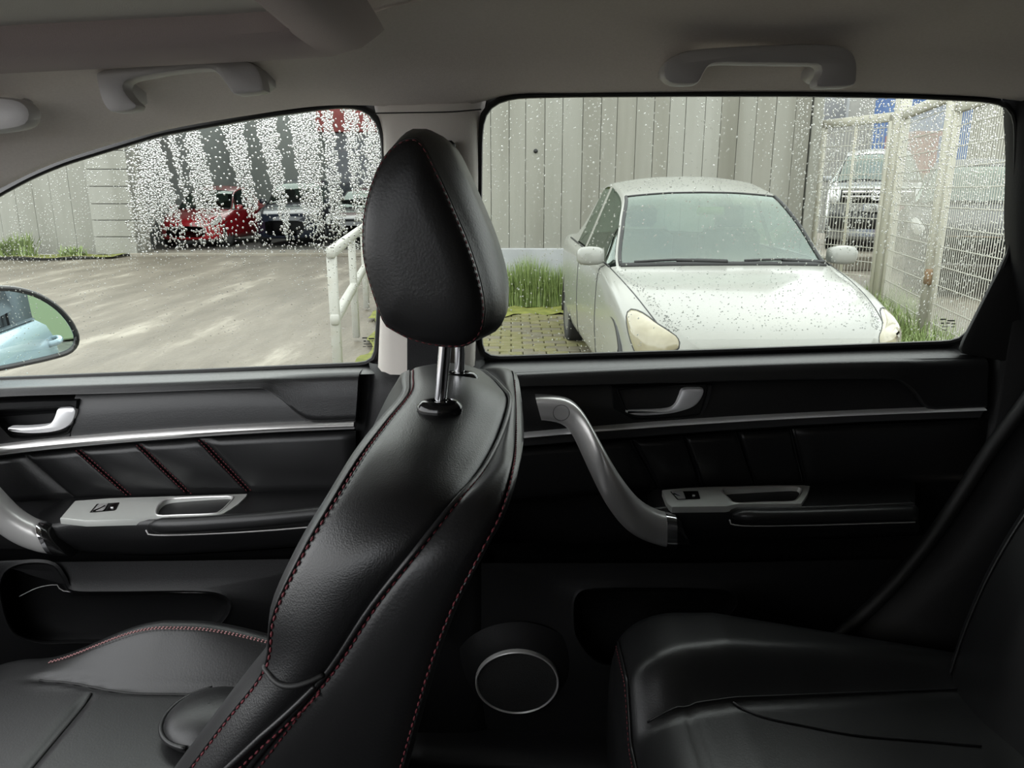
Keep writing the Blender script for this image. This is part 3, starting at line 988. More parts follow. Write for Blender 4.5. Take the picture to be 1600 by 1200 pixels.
# rain on the rear pane: light on the left, dense on the right
gx, gy = jitter_grid(750, 1250, 150, 560, 6.3)
dn_ = .10 + .42 * np.clip((420 - gy) / 260, 0, 1) * (np.sin(gx * .075) > -.1) + .35 * (np.sin(gx * .021 + 1.0) > .9) + .30 * (gx < 900)
keep = rng.random(len(gx)) < dn_
Xa, Ya = gx[keep], gy[keep]
Ra = rng.uniform(.0006, .0013, len(Xa))
gx, gy = jitter_grid(1236, 1590, 150, 540, 3.9)
runs = np.where(np.sin((gx + (gy - 150) * .10) * .105) > .72, .35, 1)
dn_ = runs * np.clip((gx - 1236) / 12, 0, 1) * np.clip(1.05 - np.clip(gy - 330, 0, 999) / 260, .25, 1) * np.where(gx < 1420, np.clip((430 - gy) / 120, .12, 1), 1)
keep = rng.random(len(gx)) < dn_ * .72
Xb, Yb = gx[keep], gy[keep]
Rb = rng.uniform(.0006, .0014, len(Xb))
X, Yp, R = np.concatenate([Xa, Xb]), np.concatenate([Ya, Yb]), np.concatenate([Ra, Rb])
ok = inside(inset2(np.array(WIN_R, float), 1), X, Yp)
drops('raindrops', pane2, X[ok], Yp[ok], R[ok], rng.uniform(.9, 1.35, ok.sum()), .41)

# ================================================================== things on the roof rail
def roof_handle(label, outl, Yh, feet):
    c = np.mean(np.array(outl, float), 0)
    r = root('roof_grab_handle', tuple(P(c[0], c[1], Yh)), label, 'grab handle', group='roof grab handles')
    slab('grip', outl, Yh, .022, .0045, MT['grip'], r, 110)
    for (a0, b0, a1, b1) in feet:
        p0, p1 = P(a0, b0, Yh + .012), P(a1, b1, Yh + .012)
        v, f = bbox_vf(((p0 + p1) / 2) + np.array((0, .035, .006)), (abs(p1[0] - p0[0]), .075, abs(p1[2] - p0[2])), .006)
        mk('mounting_foot', v, f, MT['grip'], r)
    return r


roof_handle('grey roof grab handle above the rear side window', [(1037, 118), (1040, 98), (1055, 86), (1085, 77), (1150, 72), (1240, 68.5), (1300, 69.5), (1328, 77), (1339, 95), (1340, 118), (1334, 133), (1300, 136), (1279, 135.5), (1276, 127), (1284, 112), (1280, 101), (1262, 99.5), (1180, 98.5), (1125, 98), (1108, 103), (1098, 118), (1093, 128), (1080, 131.5), (1050, 130)], .955,
            [(1045, 95, 1090, 126), (1285, 95, 1330, 128)])
roof_handle('grey roof grab handle above the front side window', [(149, 120), (152, 112), (175, 106), (230, 99), (300, 94), (350, 92.5), (385, 95), (403, 108), (412, 135), (408, 143), (375, 147.5), (362, 145), (350, 128), (336, 112), (318, 108), (270, 112), (215, 121), (195, 128), (193, 140), (204, 155), (213, 163), (210, 170), (190, 174.5), (170, 173), (157, 155)], .905,
            [(155, 120, 190, 168), (365, 105, 405, 142)])
# end of a sun visor
r = root('sun_visor', tuple(P(-60, 185, .90)), 'beige sun visor end at the left edge of the roof', 'sun visor')
slab('visor_panel', [(-260, 250), (-250, 185), (-150, 160), (-40, 150), (20, 153), (42, 166), (46, 182), (36, 197), (0, 205), (-80, 214), (-180, 240)], .93, .022, .009, MT['grip'], r, 70)
mk('visor_hinge', *tube(cr(px3([(20, 172, .94), (40, 160, .965), (60, 150, .99)]), 8), .005, 8), MT['grip'], r)
# seat belt over the pillar
r = root('seat_belt', tuple(P(690, 900, 1.10)), 'black seat belt webbing hanging on the light pillar', 'seat belt')
pa = px3([(672, 262, 1.064), (671, 400, 1.088), (670, 560, 1.114), (668, 640, 1.095), (660, 800, 1.085), (655, 1000, 1.07)])
pa = cr(pa, 30)
G = [[p + np.array((-.033, .0, 0)), p + np.array((-.033, -.0016, 0)), p + np.array((.033, -.0016, 0)), p + np.array((.033, 0, 0))] for p in pa]
v, f = gridvf(G, cv_=True)
mk('webbing', v, f, MT['cloth'], r, smooth=False)
v, f = bbox_vf(P(672, 250, 1.052), (.07, .012, .05), .005)
mk('belt_guide', v, f, MT['plastic'], r)

# ================================================================== FRONT SEAT
YC = .73
r_fs = root('front_seat', (-.35, YC, .42), 'black leather front passenger seat with red stitching and chrome headrest posts', 'seat')
ST_ = [  # front seam, middle seam, rear seam of the near side, from the bottom up to the middle of the top
    ((240, 1275, .50), (330, 1270, .49), (610, 1270, .49), 0),
    ((345, 1135, .50), (440, 1135, .485), (648, 1130, .485), 0),
    ((412, 1045, .497), (515, 1045, .483), (676, 1035, .483), 0),
    ((424, 965, .497), (578, 950, .483), (708, 950, .485), 0),
    ((468, 868, .503), (648, 862, .488), (748, 872, .492), 6),
    ((513, 792, .525), (708, 788, .515), (785, 800, .515), 22),
    ((560, 714, .575), (752, 738, .57), (803, 730, .565), 48),
    ((600, 660, .645), (782, 682, .645), (806, 690, .64), 72),
    ((636, 615, .73), (797, 628, .73), (806, 645, .73), 90),
]
half = []
for F_, M_, R_, ang in ST_:
    a = math.radians(ang)
    out = np.array((.28 * math.sin(a), -math.cos(a), .96 * math.sin(a)))
    half.append((P(*F_), P(*M_), P(*R_), out))
full = half + [(np.array((F_[0], 2 * YC - F_[1], F_[2])), np.array((M_[0], 2 * YC - M_[1], M_[2])), np.array((R_[0], 2 * YC - R_[1], R_[2])), o * np.array((1, -1, 1))) for F_, M_, R_, o in half[-2::-1]]
NS = 90
Fc = cr([q[0] for q in full], NS)
Mc = cr([q[1] for q in full], NS)
Rc = cr([q[2] for q in full], NS)
Oc = cr([q[3] for q in full], NS)
Oc /= np.linalg.norm(Oc, axis=1)[:, None]


def rowset(A, B, bul, n, roll=.004):
    rows = []
    for j in range(n):
        t = j / (n - 1)
        k = math.sin(math.pi * t) ** .8
        rows.append(A * (1 - t) + B * t + Oc * (bul * k - roll * (1 - min(1, min(t, 1 - t) / .06))))
    return rows


# bolster skin between front and middle seam
G = np.array(rowset(Fc, Mc, .013, 16)).transpose(1, 0, 2)
v, f = gridvf(G)
bk = mk('backrest', v, f, MT['leather'], r_fs)
G = np.array(rowset(Mc, Rc, .006, 10)).transpose(1, 0, 2)
v, f = gridvf(G)
mk('side_panel', v, f, MT['leather_s'], bk)
# front face: rolls from the front seam towards the middle of the seat
cen = Fc.copy()
cen[:, 1] = YC
lowz = cen[:, 2].min()
rows = []
for t, dx in ((0, .0), (.03, -.003), (.10, -.007), (.25, -.006), (.45, .004), (.7, .014), (1, .018)):
    q = Fc * (1 - t) + cen * t
    q = q + np.array((dx, 0, 0))
    q[:, 2] -= .010 * t * (Fc[:, 2] - lowz) / .4
    rows.append(q)
v, f = gridvf(np.array(rows).transpose(1, 0, 2), flip=True)
mk('front_cushioning', v, f, MT['leather_s'], bk)
cen = Rc.copy()
cen[:, 1] = YC
rows = []
for t, dx in ((0, .0), (.04, .004), (.15, .006), (.5, .008), (1, .008)):
    q = Rc * (1 - t) + cen * t + np.array((dx, 0, 0))
    q[:, 2] -= .02 * t
    rows.append(q)
v, f = gridvf(np.array(rows).transpose(1, 0, 2))
mk('back_shell', v, f, MT['vinyl'], bk)
# piping and stitching
mk('piping', *joinm([tube(Mc + Oc * .001, .0024, 8), tube(Fc + Oc * -.001, .0012, 6), tube(Rc + Oc * .0, .0010, 6)]), MT['leather_s'], bk)
hn = NS // 2 + 12
st = joinm([stitches((Fc * .965 + Mc * .035 + Oc * .0022)[:hn], .0042, .0026, .0011), stitches((Mc * .93 + Rc * .07 + Oc * .0012)[:hn], .0042, .0026, .0011), stitches((Rc * .985 + Mc * .015 + Oc * .0016)[:hn], .0042, .0026, .0009)])
tag(mk('stitching', *st, MT['thread'], bk), kind='stuff')
# lower wing of the backrest: seams that cross the bolster
def bol(sv, t, lift=0.0):
    """point on the near bolster: station number sv (as in ST_), t from front seam to middle seam"""
    A = crs_([q[0] for q in half], sv)
    B = crs_([q[1] for q in half], sv)
    return A * (1 - t) + B * t + np.array((0, -1.0, 0)) * (.013 * math.sin(math.pi * t) ** .8 + lift)


def crs_(L, sv):
    i = int(min(max(math.floor(sv), 0), len(L) - 2))
    f_ = sv - i
    return np.array(L[i]) * (1 - f_) + np.array(L[i + 1]) * f_


arc = np.array([bol(1.75 - 1.5 * w, .98 - .62 * w ** 1.4, .001) for w in np.linspace(0, 1, 40)])
mk('wing_piping', *tube(arc, .0024, 8), MT['leather_s'], bk)
tag(mk('wing_stitching', *stitches(arc + np.array((.003, -.001, -.006)), .0042, .0026, .0011), MT['thread'], bk), kind='stuff')
arc2 = np.array([bol(2.05 - .16 * math.sin(w * 2.4), w * .97, .0005) for w in np.linspace(0, 1, 30)])
mk('fold_seam', *tube(arc2, .0022, 8), MT['rubber'], bk)

# headrest: egg-shaped block, seam around each side
HR_S = [(a, b, 0) for a, b in ((598, 500), (572, 420), (567, 370), (572, 320), (590, 265), (612, 232), (636, 217), (657, 222), (682, 268), (708, 325), (733, 385), (750, 440), (757, 485), (750, 522), (727, 540), (690, 541), (650, 533), (618, 518))]
side = cr(np.array([P(a, b, .64) for a, b, _ in HR_S]), 72, True)
tg_ = np.roll(side, -2, 0) - np.roll(side, 2, 0)
hn2 = np.stack([-tg_[:, 2], tg_[:, 0]], 1)
hn2 /= np.linalg.norm(hn2, axis=1)[:, None]
if np.sum((side[:, [0, 2]] - side[:, [0, 2]].mean(0)) * hn2) < 0:
    hn2 = -hn2
ctr = side.mean(0)
ctr[1] = 0
hw = .125
loops = []
prof = [(0.0, .0), (.40, -.004), (.72, -.003), (.90, .001), (.965, .004), (.992, .008), (1.0, .012), (1.012, .02), (1.025, .045), (1.03, .08), (1.03, .125)]
full_p = prof[1:] + [(s, 2 * .125 - d) for s, d in prof[-2:0:-1]]
y0 = .632
for s, d in full_p:
    L_ = []
    for k_, p in enumerate(side):
        q = ctr + (p - ctr) * s
        # the back bulges at mid width
        q[1] = y0 + d
        w_ = min(1, max(0, (min(d, .25 - d) - .010) / .05))
        q[0] += .019 * math.sin(w_ * 1.57) * max(0, hn2[k_][0])
        q[2] += .019 * math.sin(w_ * 1.57) * max(0, hn2[k_][1]) * .5
        L_.append(q)
    loops.append(L_)
v, f = gridvf(loops, cv_=True)
n = 72
f.append(tuple(range(n))[::-1])
f.append(tuple((len(loops) - 1) * n + k for k in range(n)))
hr = mk('headrest', v, f, MT['leather_s'], r_fs, sharp=80)
seam = np.array([ctr + (p - ctr) * .985 + np.array((0, y0 + .0045, 0)) for p in side])
seam[:, 1] = y0 + .0045
tag(mk('headrest_stitching', *stitches(np.vstack([seam, seam[:1]]), .0036, .0022, .0006), MT['thread'], hr), kind='stuff')
mk('headrest_seam', *tube(np.array([(ctr + (p - ctr) * 1.0) * np.array((1, 0, 1)) + np.array((0, y0 + .0105, 0)) for p in side]), .0011, 6, closed=True), MT['rubber'], hr)
for (bx, by, Yp_, tx, ty) in ((687, 642, .66, 697, 520), (718, 595, .80, 719, 505)):
    b0, t0 = P(bx, by, Yp_), P(tx, ty, Yp_)
    mk('headrest_post', *tube(lin([b0 - (t0 - b0) * .1, t0], 10), .0056, 14), MT['chrome'], hr)
    rings = []
    for rr, h in ((.0205, -.006), (.0215, .001), (.0205, .006), (.0165, .0095), (.009, .0105), (.0075, .010)):
        rings.append([b0 + np.array((rr * math.cos(t) * 1.0, rr * .72 * math.sin(t), h + .012 * 0)) for t in np.linspace(0, 2 * math.pi, 28, endpoint=False)])
    v, f = gridvf(rings, cv_=True)
    mk('post_guide', v, f, MT['gloss'], hr)

# seat cushion
XA, XB = -.86, -.20
def cz(x, y):
    z = CZ - .662
    z += .012 * math.sin(math.pi * min(1, max(0, (x - XA) / (XB - XA))))
    d = abs(y - YC)
    fx = np.clip((x + .69) / .20, 0, 1)
    fx = fx * fx * (3 - 2 * fx)
    b = np.clip((d - .135) / .075, 0, 1)
    b = b * b * (3 - 2 * b)
    rf_ = np.clip((x + .46) / .24, 0, 1)
    z += .060 * fx * b * (1 - .72 * rf_ * rf_ * (3 - 2 * rf_))
    e = np.clip((d - .205) / .045, 0, 1)
    z -= .05 * e ** 2.2 + .0
    if x < -.70:
        z -= .09 * ((-.70 - x) / .16) ** 2
    # seams
    z -= .006 * math.exp(-((x + .565) / .006) ** 2) * (1 - np.clip((d - .11) / .03, 0, 1))
    z -= .007 * math.exp(-((d - .137 - .03 * (1 - fx)) / .005) ** 2) * np.clip(fx * 8, 0, 1)
    return z


G = []
for x in np.linspace(XA, XB, 120):
    row = [(x, YC - .262, CZ - .80)]
    for y in np.linspace(YC - .255, YC + .255, 90):
        row.append((x, y, cz(x, y)))
    row.append((x, YC + .262, CZ - .80))
    G.append(row)
v, f = gridvf(G, flip=True)
cu = mk('seat_cushion', v, f, MT['leather_s'], r_fs)
rd = [(x, YC + .195 + .004, cz(x, YC + .199) + .0012) for x in np.linspace(-.66, -.24, 60)]
tag(mk('cushion_stitching', *joinm([stitches(rd, .003, .0022, .0011), stitches(np.array(rd) + np.array((0, -.004, .0002)), .003, .0022, .0011)]), MT['pinkthread'], cu), kind='stuff')
pth = np.array([P(328, 1112, .80) + np.array((.057 * math.cos(b), .057 * math.sin(b), -.006)) for b in np.linspace(1.9, 4.6, 24)])
mk('tuck_piping', *tube(pth, .003, 8), MT['leather_s'], cu)
cl = P(328, 1112, .80)
G = [[cl + np.array((.056 * math.cos(a) * math.cos(b), .056 * math.cos(a) * math.sin(b), .022 * math.sin(a) - .010)) for b in np.linspace(0, 2 * math.pi, 32, endpoint=False)] for a in np.linspace(-.5, 1.55, 14)]
v, f = gridvf(G, cv_=True)
mk('lumbar_roll', v, f, MT['leather_s'], cu)
mk('cushion_seam', *tube([(-.565, y, cz(-.565, y) + .0015) for y in np.linspace(.58, .862, 30)], .0022, 6), MT['rubber'], cu)
rd = [(x, YC + .137 + .03 * (1 - np.clip((x + .69) / .2, 0, 1) ** 2 * (3 - 2 * np.clip((x + .69) / .2, 0, 1))), 0) for x in np.linspace(-.655, -.26, 40)]
mk('bolster_seam', *tube([(x, y, cz(x, y) + .0015) for x, y, _ in rd], .0018, 6), MT['rubber'], cu)
v, f = bbox_vf((-.53, YC, .50), (.60, .44, .18), .03)
mk('seat_base', v, f, MT['plastic'], r_fs)

# the driver's seat, an unseen twin added to keep light off the rear
def copy_tree(o, parent=None):
    c = o.copy()
    COL.objects.link(c)
    c.parent = parent
    for ch in list(o.children):
        copy_tree(ch, c)
    return c


drv = copy_tree(r_fs)
drv.location.y -= 1.0
drv['label'] = 'black leather driver seat behind the viewer, out of the picture'

# ================================================================== REAR SEAT
r_rs = root('rear_seat', (.45, .7, .42), 'black leather rear bench seat beside the rear door', 'seat')
XA2, XB2 = .155, .80
def rz(x, y):
    z = CZ - .668
    fr = np.clip((x - XA2) / .09, 0, 1)
    z -= .075 * (1 - math.sqrt(max(0, 1 - (1 - fr) ** 2)))
    b = np.clip((y - .83 - .10 * np.clip((x - .2) / .5, 0, 1)) / .07, 0, 1)
    b = b * b * (3 - 2 * b)
    z += .062 * b * np.clip(1 - (x - .30) / .75, .3, 1)
    e = np.clip((y - .985) / .05, 0, 1)
    z -= .09 * e ** 2
    z -= .05 * np.clip((x - .3) / .5, 0, 1)
    z -= .005 * math.exp(-((x - .235) / .006) ** 2) * (y < .86)
    return z


G = []
for x in np.linspace(XA2, XB2, 90):
    row = [(x, y, rz(x, y)) for y in np.linspace(-.5, 1.035, 170)]
    row.append((x, 1.04, CZ - .85))
    G.append(row)
G.insert(0, [(XA2 + .004, p[1], CZ - .95) for p in G[0]])
v, f = gridvf(G, flip=True)
rc = mk('rear_cushion', v, f, MT['leather_s'], r_rs)
pa = [(XA2 + .004, y, rz(XA2 + .006, y) + .001) for y in np.linspace(.4, .985, 60)]
mk('cushion_piping', *tube(pa, .0016, 6), MT['leather_s'], rc)
tag(mk('cushion_stitching', *stitches(np.array(pa) + np.array((-.003, 0, -.006)), .0042, .0026, .0009), MT['thread'], rc), kind='stuff')
pa = [(x, .845 + .10 * np.clip((x - .2) / .5, 0, 1), rz(x, .845 + .10 * np.clip((x - .2) / .5, 0, 1)) + .002) for x in np.linspace(.18, .70, 50)]
mk('bolster_piping', *tube(cr(pa, 60), .0014, 6), MT['leather_s'], rc)
pa = px3([(1150, 1045, .86), (1200, 1080, .84), (1260, 1113, .83), (1340, 1143, .82), (1440, 1170, .82), (1530, 1183, .82)])
pa = cr(pa, 40)
for q in pa:
    q[2] = rz(q[0], q[1]) + .002
mk('insert_piping', *tube(pa, .0014, 6), MT['leather_s'], rc)
# backrest of the bench
def rb_x(z, y):
    h = (z - (CZ - .72)) / .62
    x = .655 + .30 * h - .035 * math.sin(math.pi * np.clip(h, 0, 1)) ** 1
    b = np.clip((y - .80) / .08, 0, 1)
    b = b * b * (3 - 2 * b)
    x -= .045 * b * math.sin(math.pi * np.clip(h * .9 + .08, 0, 1))
    e = np.clip((y - .95) / .06, 0, 1)
    x += .06 * e ** 2
    return x


G = []
for z in np.linspace(CZ - .74, CZ - .08, 60):
    row = [(rb_x(z, y), y, z) for y in np.linspace(-.5, 1.01, 120)]
    row.append((rb_x(z, 1.01) + .12, 1.02, z))
    G.append(row)
v, f = gridvf(G)
rbk = mk('rear_backrest', v, f, MT['leather'], r_rs)
mk('backrest_piping', *tube([(rb_x(z, .955) - .001, .955, z) for z in np.linspace(CZ - .70, CZ - .1, 40)], .002, 6), MT['leather_s'], rbk)
v, f = bbox_vf((.50, .26, .52), (.60, 1.5, .24), .03)
mk('bench_base', v, f, MT['carpet'], r_rs)
v, f = bbox_vf(P(1523, 1074, .93), (.006, .002, .009), .0006)
mk('lint_speck', v, f, MT['speck'], rc)

# ================================================================== lower cabin: floor, sill, wheel arch, left side, front and rear
r = root('floor', (0, .4, .36), 'dark carpeted cabin floor', 'floor', 'structure')
v, f = bbox_vf((-.2, .3, .36), (2.7, 1.76, .04), .01)
mk('carpet', v, f, MT['carpet'], r)
pth = lin(px3([(640, 1165, 1.09), (900, 1180, 1.09), (1250, 1200, 1.09)]), 20)
v, f = loftsec(pth, np.full(20, .05), np.full(20, .025), np.tile((0, 1.0, 0), (20, 1)), np.tile((0, 0, 1.0), (20, 1)), 14, 3)
mk('door_sill_plate', v, f, MT['plastic'], r)

r = root('trim_1', tuple(P(1420, 1000, 1.1)), 'black wheel arch trim and door seal beside the rear seat', 'trim', 'structure')
pth = cr(px3([(1680, 520, 1.10), (1600, 632, 1.10), (1545, 705, 1.10), (1490, 790, 1.10), (1440, 860, 1.095), (1380, 930, 1.09), (1300, 1005, 1.085), (1250, 1060, 1.08)]), 40)
mk('door_seal', *tube(pth, .011, 12), MT['rubber'], r)
pth2 = cr(px3([(1760, 560, 1.09), (1640, 720, 1.085), (1560, 840, 1.08), (1470, 930, 1.075), (1370, 1010, 1.065), (1290, 1085, 1.06)]), 40)
G = [[pth[i] + np.array((0, .004, 0)), pth[i] * .7 + pth2[i] * .3 + np.array((0, .022, 0)), pth[i] * .4 + pth2[i] * .6 + np.array((0, -.004, 0)), pth2[i] + np.array((0, -.006, 0)), pth2[i] + np.array((.05, -.03, 0)), pth2[i] + np.array((.16, -.03, 0)), pth2[i] + np.array((.3, .0, 0))] for i in range(40)]
v, f = gridvf(G)
mk('wheel_arch_trim', v, f, MT['plastic'], r)
L = cr(px3([(1588, 150, 1.085), (1592, 250, 1.10), (1590, 380, 1.12), (1610, 560, 1.14), (1600, 700, 1.15)]), 20)
G = [[p + np.array((0, .03, 0)), p, p + np.array((.02, -.02, 0)), p + np.array((.10, -.04, 0)), p + np.array((.32, -.06, 0)), p + np.array((.36, 0, 0))] for p in L]
v, f = gridvf(G, flip=True)
mk('rear_pillar_trim', v, f, MT['plastic'], r)
v, f = bbox_vf((1.15, 1.17, .75), (.75, .05, .85), .01)
mk('cargo_side', v, f, MT['plastic'], r)
v, f = bbox_vf((1.22, 1.12, 1.38), (.50, .06, .52), .01)  # unseen panel added to close the cargo side against sky light
mk('cargo_quarter', v, f, MT['plastic'], r)

r = root('wall_left', (0, -.6, .4), 'driver side of the cabin behind the camera', 'wall', 'structure')
parts = [bbox_vf((-.15, -.60, .72), (2.6, .08, .72), .02), bbox_vf((.5, -.58, 1.3), (1.2, .05, .50), .02), bbox_vf((-.17, -.57, 1.3), (.16, .05, .50), .02), bbox_vf((1.16, -.57, 1.35), (.62, .05, .58), .02), bbox_vf((-.15, -.55, 1.56), (2.4, .06, .06), .02)]  # includes an added panel that shuts out light at the rear window
mk('left_doors', *joinm(parts[:1]), MT['plastic'], r)
mk('left_pillars_light_block', *joinm(parts[1:]), MT['pillar'], r)
r = root('wall_front', (-1.5, .4, .4), 'dashboard and firewall ahead of the front seat', 'wall', 'structure')
G = []
for y in np.linspace(-.56, 1.17, 18):
    G.append([(-1.45, y, .38), (-1.05, y, .42), (-1.02, y, .62), (-.97, y, .82), (-1.0, y, .93), (-1.1, y, .985), (-1.35, y, 1.0), (-1.62, y, .98), (-1.7, y, .7)])
v, f = gridvf(G)
mk('dashboard', v, f, MT['vinyl'], r)
r = root('wall_back', (1.45, .4, .4), 'dark rear end of the cabin behind the bench', 'wall', 'structure')
v, f = bbox_vf((1.45, .3, 1.0), (.06, 1.76, 1.28), .02)
mk('tailgate', v, f, MT['plastic'], r)

# ================================================================== WING MIRROR
r = root('wing_mirror', tuple(P(-10, 580, 1.45)), 'black rimmed wing mirror with blue tinted glass outside the front window', 'mirror')
Ym = 1.43
mo = [(-150, 470), (-110, 452), (-60, 446), (0, 446), (30, 448), (62, 457), (92, 475), (114, 498), (126, 522), (125, 540), (112, 554), (80, 564), (40, 573), (0, 581), (-60, 590), (-130, 596), (-160, 570), (-165, 520)]
lo = cr(mo, 90, True)
EYE = np.array((0, 0, CZ))
c0 = P(-20, 515, Ym)
# glass: sits in the housing, normal chosen from the driver's setting
MIRROR_AIM = (1.0, -.17, -.04)     # direction the reflected view goes
inc = np.array((c0[0], c0[1], c0[2] - CZ)); inc /= np.linalg.norm(inc)
outd = np.array(MIRROR_AIM); outd /= np.linalg.norm(outd)
nrm = outd - inc; nrm /= np.linalg.norm(nrm)


def mf(ins, d):
    out = []
    for a, b in inset2(lo, ins):
        w = P(a, b, 1.0) - EYE
        t = ((c0 - EYE) @ nrm) / (w @ nrm)
        out.append(EYE + w * t - nrm * d)
    return out


loops = [mf(30, .10), mf(10, .085), mf(0, .05), mf(0, .008), mf(2, .001), mf(5, 0), mf(8.5, .003), mf(9.5, .010)]
v, f = gridvf(loops, cv_=True)
f.append(tuple(range(90)))
mk('mirror_housing', v, f, MT['gloss'], r, sharp=60)
GL = np.array(mf(9, .006))
n = len(GL)
v = np.vstack([GL, GL - nrm * .004])
f = [tuple(range(n)), tuple(n + k for k in range(n))[::-1]] + [(k, n + k, n + (k + 1) % n, (k + 1) % n) for k in range(n)]
mk('mirror_glass', v, f, MT['mirror'], r, smooth=False)
pth = cr(px3([(-160, 560, 1.45), (-200, 590, 1.33), (-230, 600, 1.24)]), 8)
mk('mirror_arm', *tube(pth, .03, 10), MT['gloss'], r)

# ================================================================== OUTSIDE: ground
def yard_mat():
    m = bpy.data.materials.new('wet_brown_yard')
    m.use_nodes = True
    nt = m.node_tree
    b = nt.nodes['Principled BSDF']
    b.inputs['Roughness'].default_value = .55
    geo = nt.nodes.new('ShaderNodeNewGeometry')
    mp = nt.nodes.new('ShaderNodeMapping')
    mp.inputs['Rotation'].default_value = (0, 0, math.radians(-6))
    mp.inputs['Scale'].default_value = (2.0, .42, 1)
    nt.links.new(geo.outputs['Position'], mp.inputs['Vector'])
    n1 = nt.nodes.new('ShaderNodeTexNoise')
    n1.inputs['Scale'].default_value = 1.1
    n1.inputs['Detail'].default_value = 8
    n1.inputs['Roughness'].default_value = .65
    nt.links.new(mp.outputs[0], n1.inputs['Vector'])
    r1 = nt.nodes.new('ShaderNodeValToRGB')
    e = r1.color_ramp.elements
    e[0].position, e[0].color = .38, (.100, .085, .063, 1)
    e[1].position, e[1].color = .70, (.29, .262, .213, 1)
    x = r1.color_ramp.elements.new(.56)
    x.color = (.148, .128, .098, 1)
    nt.links.new(n1.outputs['Fac'], r1.inputs['Fac'])
    nt.links.new(r1.outputs['Color'], b.inputs['Base Color'])
    n2 = nt.nodes.new('ShaderNodeTexNoise')
    n2.inputs['Scale'].default_value = 25
    nt.links.new(geo.outputs['Position'], n2.inputs['Vector'])
    bu = nt.nodes.new('ShaderNodeBump')
    bu.inputs['Strength'].default_value = .4
    bu.inputs['Distance'].default_value = .02
    nt.links.new(n2.outputs['Fac'], bu.inputs['Height'])
    nt.links.new(bu.outputs['Normal'], b.inputs['Normal'])
    return m


YARD = yard_mat()
G = [[(x, y, -.04 + .03 * math.sin(x * .7) * math.sin(y * .5)) for y in np.linspace(-30, 60, 46)] for x in np.linspace(-45, 45, 46)]
v, f = gridvf(G, flip=True)
g_ = mk('ground', v, f, YARD)
tag(g_, 'wet brown yard surface with pale streaks', 'ground', 'structure')

# pavers to the right of the handrail
r_p = root('pavement', (.2, 7, 0), 'mossy wet block paving beside the white sedan', 'paving', 'structure')
v0, f0 = bbox_vf((0, 0, 0), (.195, .11, .06), .006)
pm = bpy.data.meshes.new('paver')
pm.from_pydata([tuple(q) for q in v0], [], f0)
pm.materials.append(MT['paver'])
pm2 = pm.copy()
pm2.materials[0] = MT['paver_m']
cnt = 0
for iy in range(32):
    for ix in range(9):
        x = -.62 + ix * .205 + (.10 if iy % 2 else 0)
        y = 5.15 + iy * .12
        if y > 9.0:
            continue
        o = bpy.data.objects.new('paver', pm2 if random.random() < (.5 + .35 * (y > 7.8)) else pm)
        COL.objects.link(o)
        o.parent = r_p
        o.location = (x - .2, y - 7, -.018 + random.uniform(-.004, .004))
        o.rotation_euler = (random.uniform(-.01, .01), random.uniform(-.01, .01), random.uniform(-.02, .02))
v, f = bbox_vf((.3, 7.1, -.045), (2.0, 4.2, .05), .01)
mk('moss_joint_bed', v, f, MT['moss'], r_p)
G = []
for x in np.linspace(-1.6, 4.6, 70):
    G.append([(x, y, (.02 + .05 * (t if t < .7 else .7)) + .025 * (math.sin(x * 9 + y * 13) + math.sin(x * 23 - y * 17)) * .4) for t, y in zip(np.linspace(0, 1, 8), np.linspace(8.35 + .14 * math.sin(x * 5) + .07 * math.sin(x * 13), 9.44, 8))])
v, f = gridvf(G, flip=True)
o = mk('moss_verge', v, f, MT['moss'])
tag(o, 'yellow green moss verge along the foot of the board wall', 'moss', 'stuff')
G = []
for y in np.linspace(3.2, 8.9, 60):
    G.append([(x, y, .012 + .012 * math.sin(y * 11 + x * 17)) for x in np.linspace(-1.15 - .10 * (y - 5) + .05 * math.sin(y * 6), -.62 + .06 * math.sin(y * 4), 6)])
v, f = gridvf(G)
o = mk('moss_patch', v, f, MT['moss'])
tag(o, 'bright moss patch at the foot of the white handrail', 'moss', 'stuff')


def blades(name, label, spots, parent=None):
    V, F = [], []
    for (x, y, z, h, lean, w) in spots:
        a = random.uniform(0, 6.28)
        dx, dy = math.cos(a), math.sin(a)
        k = len(V)
        px_, py_ = -dy * w, dx * w
        for t in (0, .4, .75, 1.0):
            ww = (1 - t) ** .7
            off = lean * t * t
            V.append((x + dx * off + px_ * ww, y + dy * off + py_ * ww, z + h * t * (1 - .25 * lean / max(h, .01) * t)))
            V.append((x + dx * off - px_ * ww, y + dy * off - py_ * ww, z + h * t * (1 - .25 * lean / max(h, .01) * t)))
        for j in range(3):
            F.append((k + 2 * j, k + 2 * j + 1, k + 2 * j + 3, k + 2 * j + 2))
    o = mk(name, V, F, MT['grass'], parent)
    if not parent:
        tag(o, label, 'grass', 'stuff')
    return o


sp = []
for _ in range(3200):
    x = random.uniform(-.45, 1.25)
    c = .5 + .5 * math.sin(x * 7.3) * math.sin(x * 3.1 + 1)
    sp.append((x, random.uniform(8.85, 9.25), .04, random.uniform(.34, .62) * (.75 + .35 * c), random.uniform(.04, .2), random.uniform(.004, .008)))
blades('grass_clump', 'tall green grass growing along the wall left of the white sedan', sp)
sp = []
for _ in range(2200):
    t = random.random()
    x, y = 4.75 - 1.5 * t + random.uniform(-.35, .3), 9.6 - 4.2 * t + random.uniform(-.3, .3)
    sp.append((x, y, 0, random.uniform(.12, .34), random.uniform(.03, .2), random.uniform(.004, .008)))
blades('grass_clump', 'green grass growing through the foot of the mesh fence', sp)

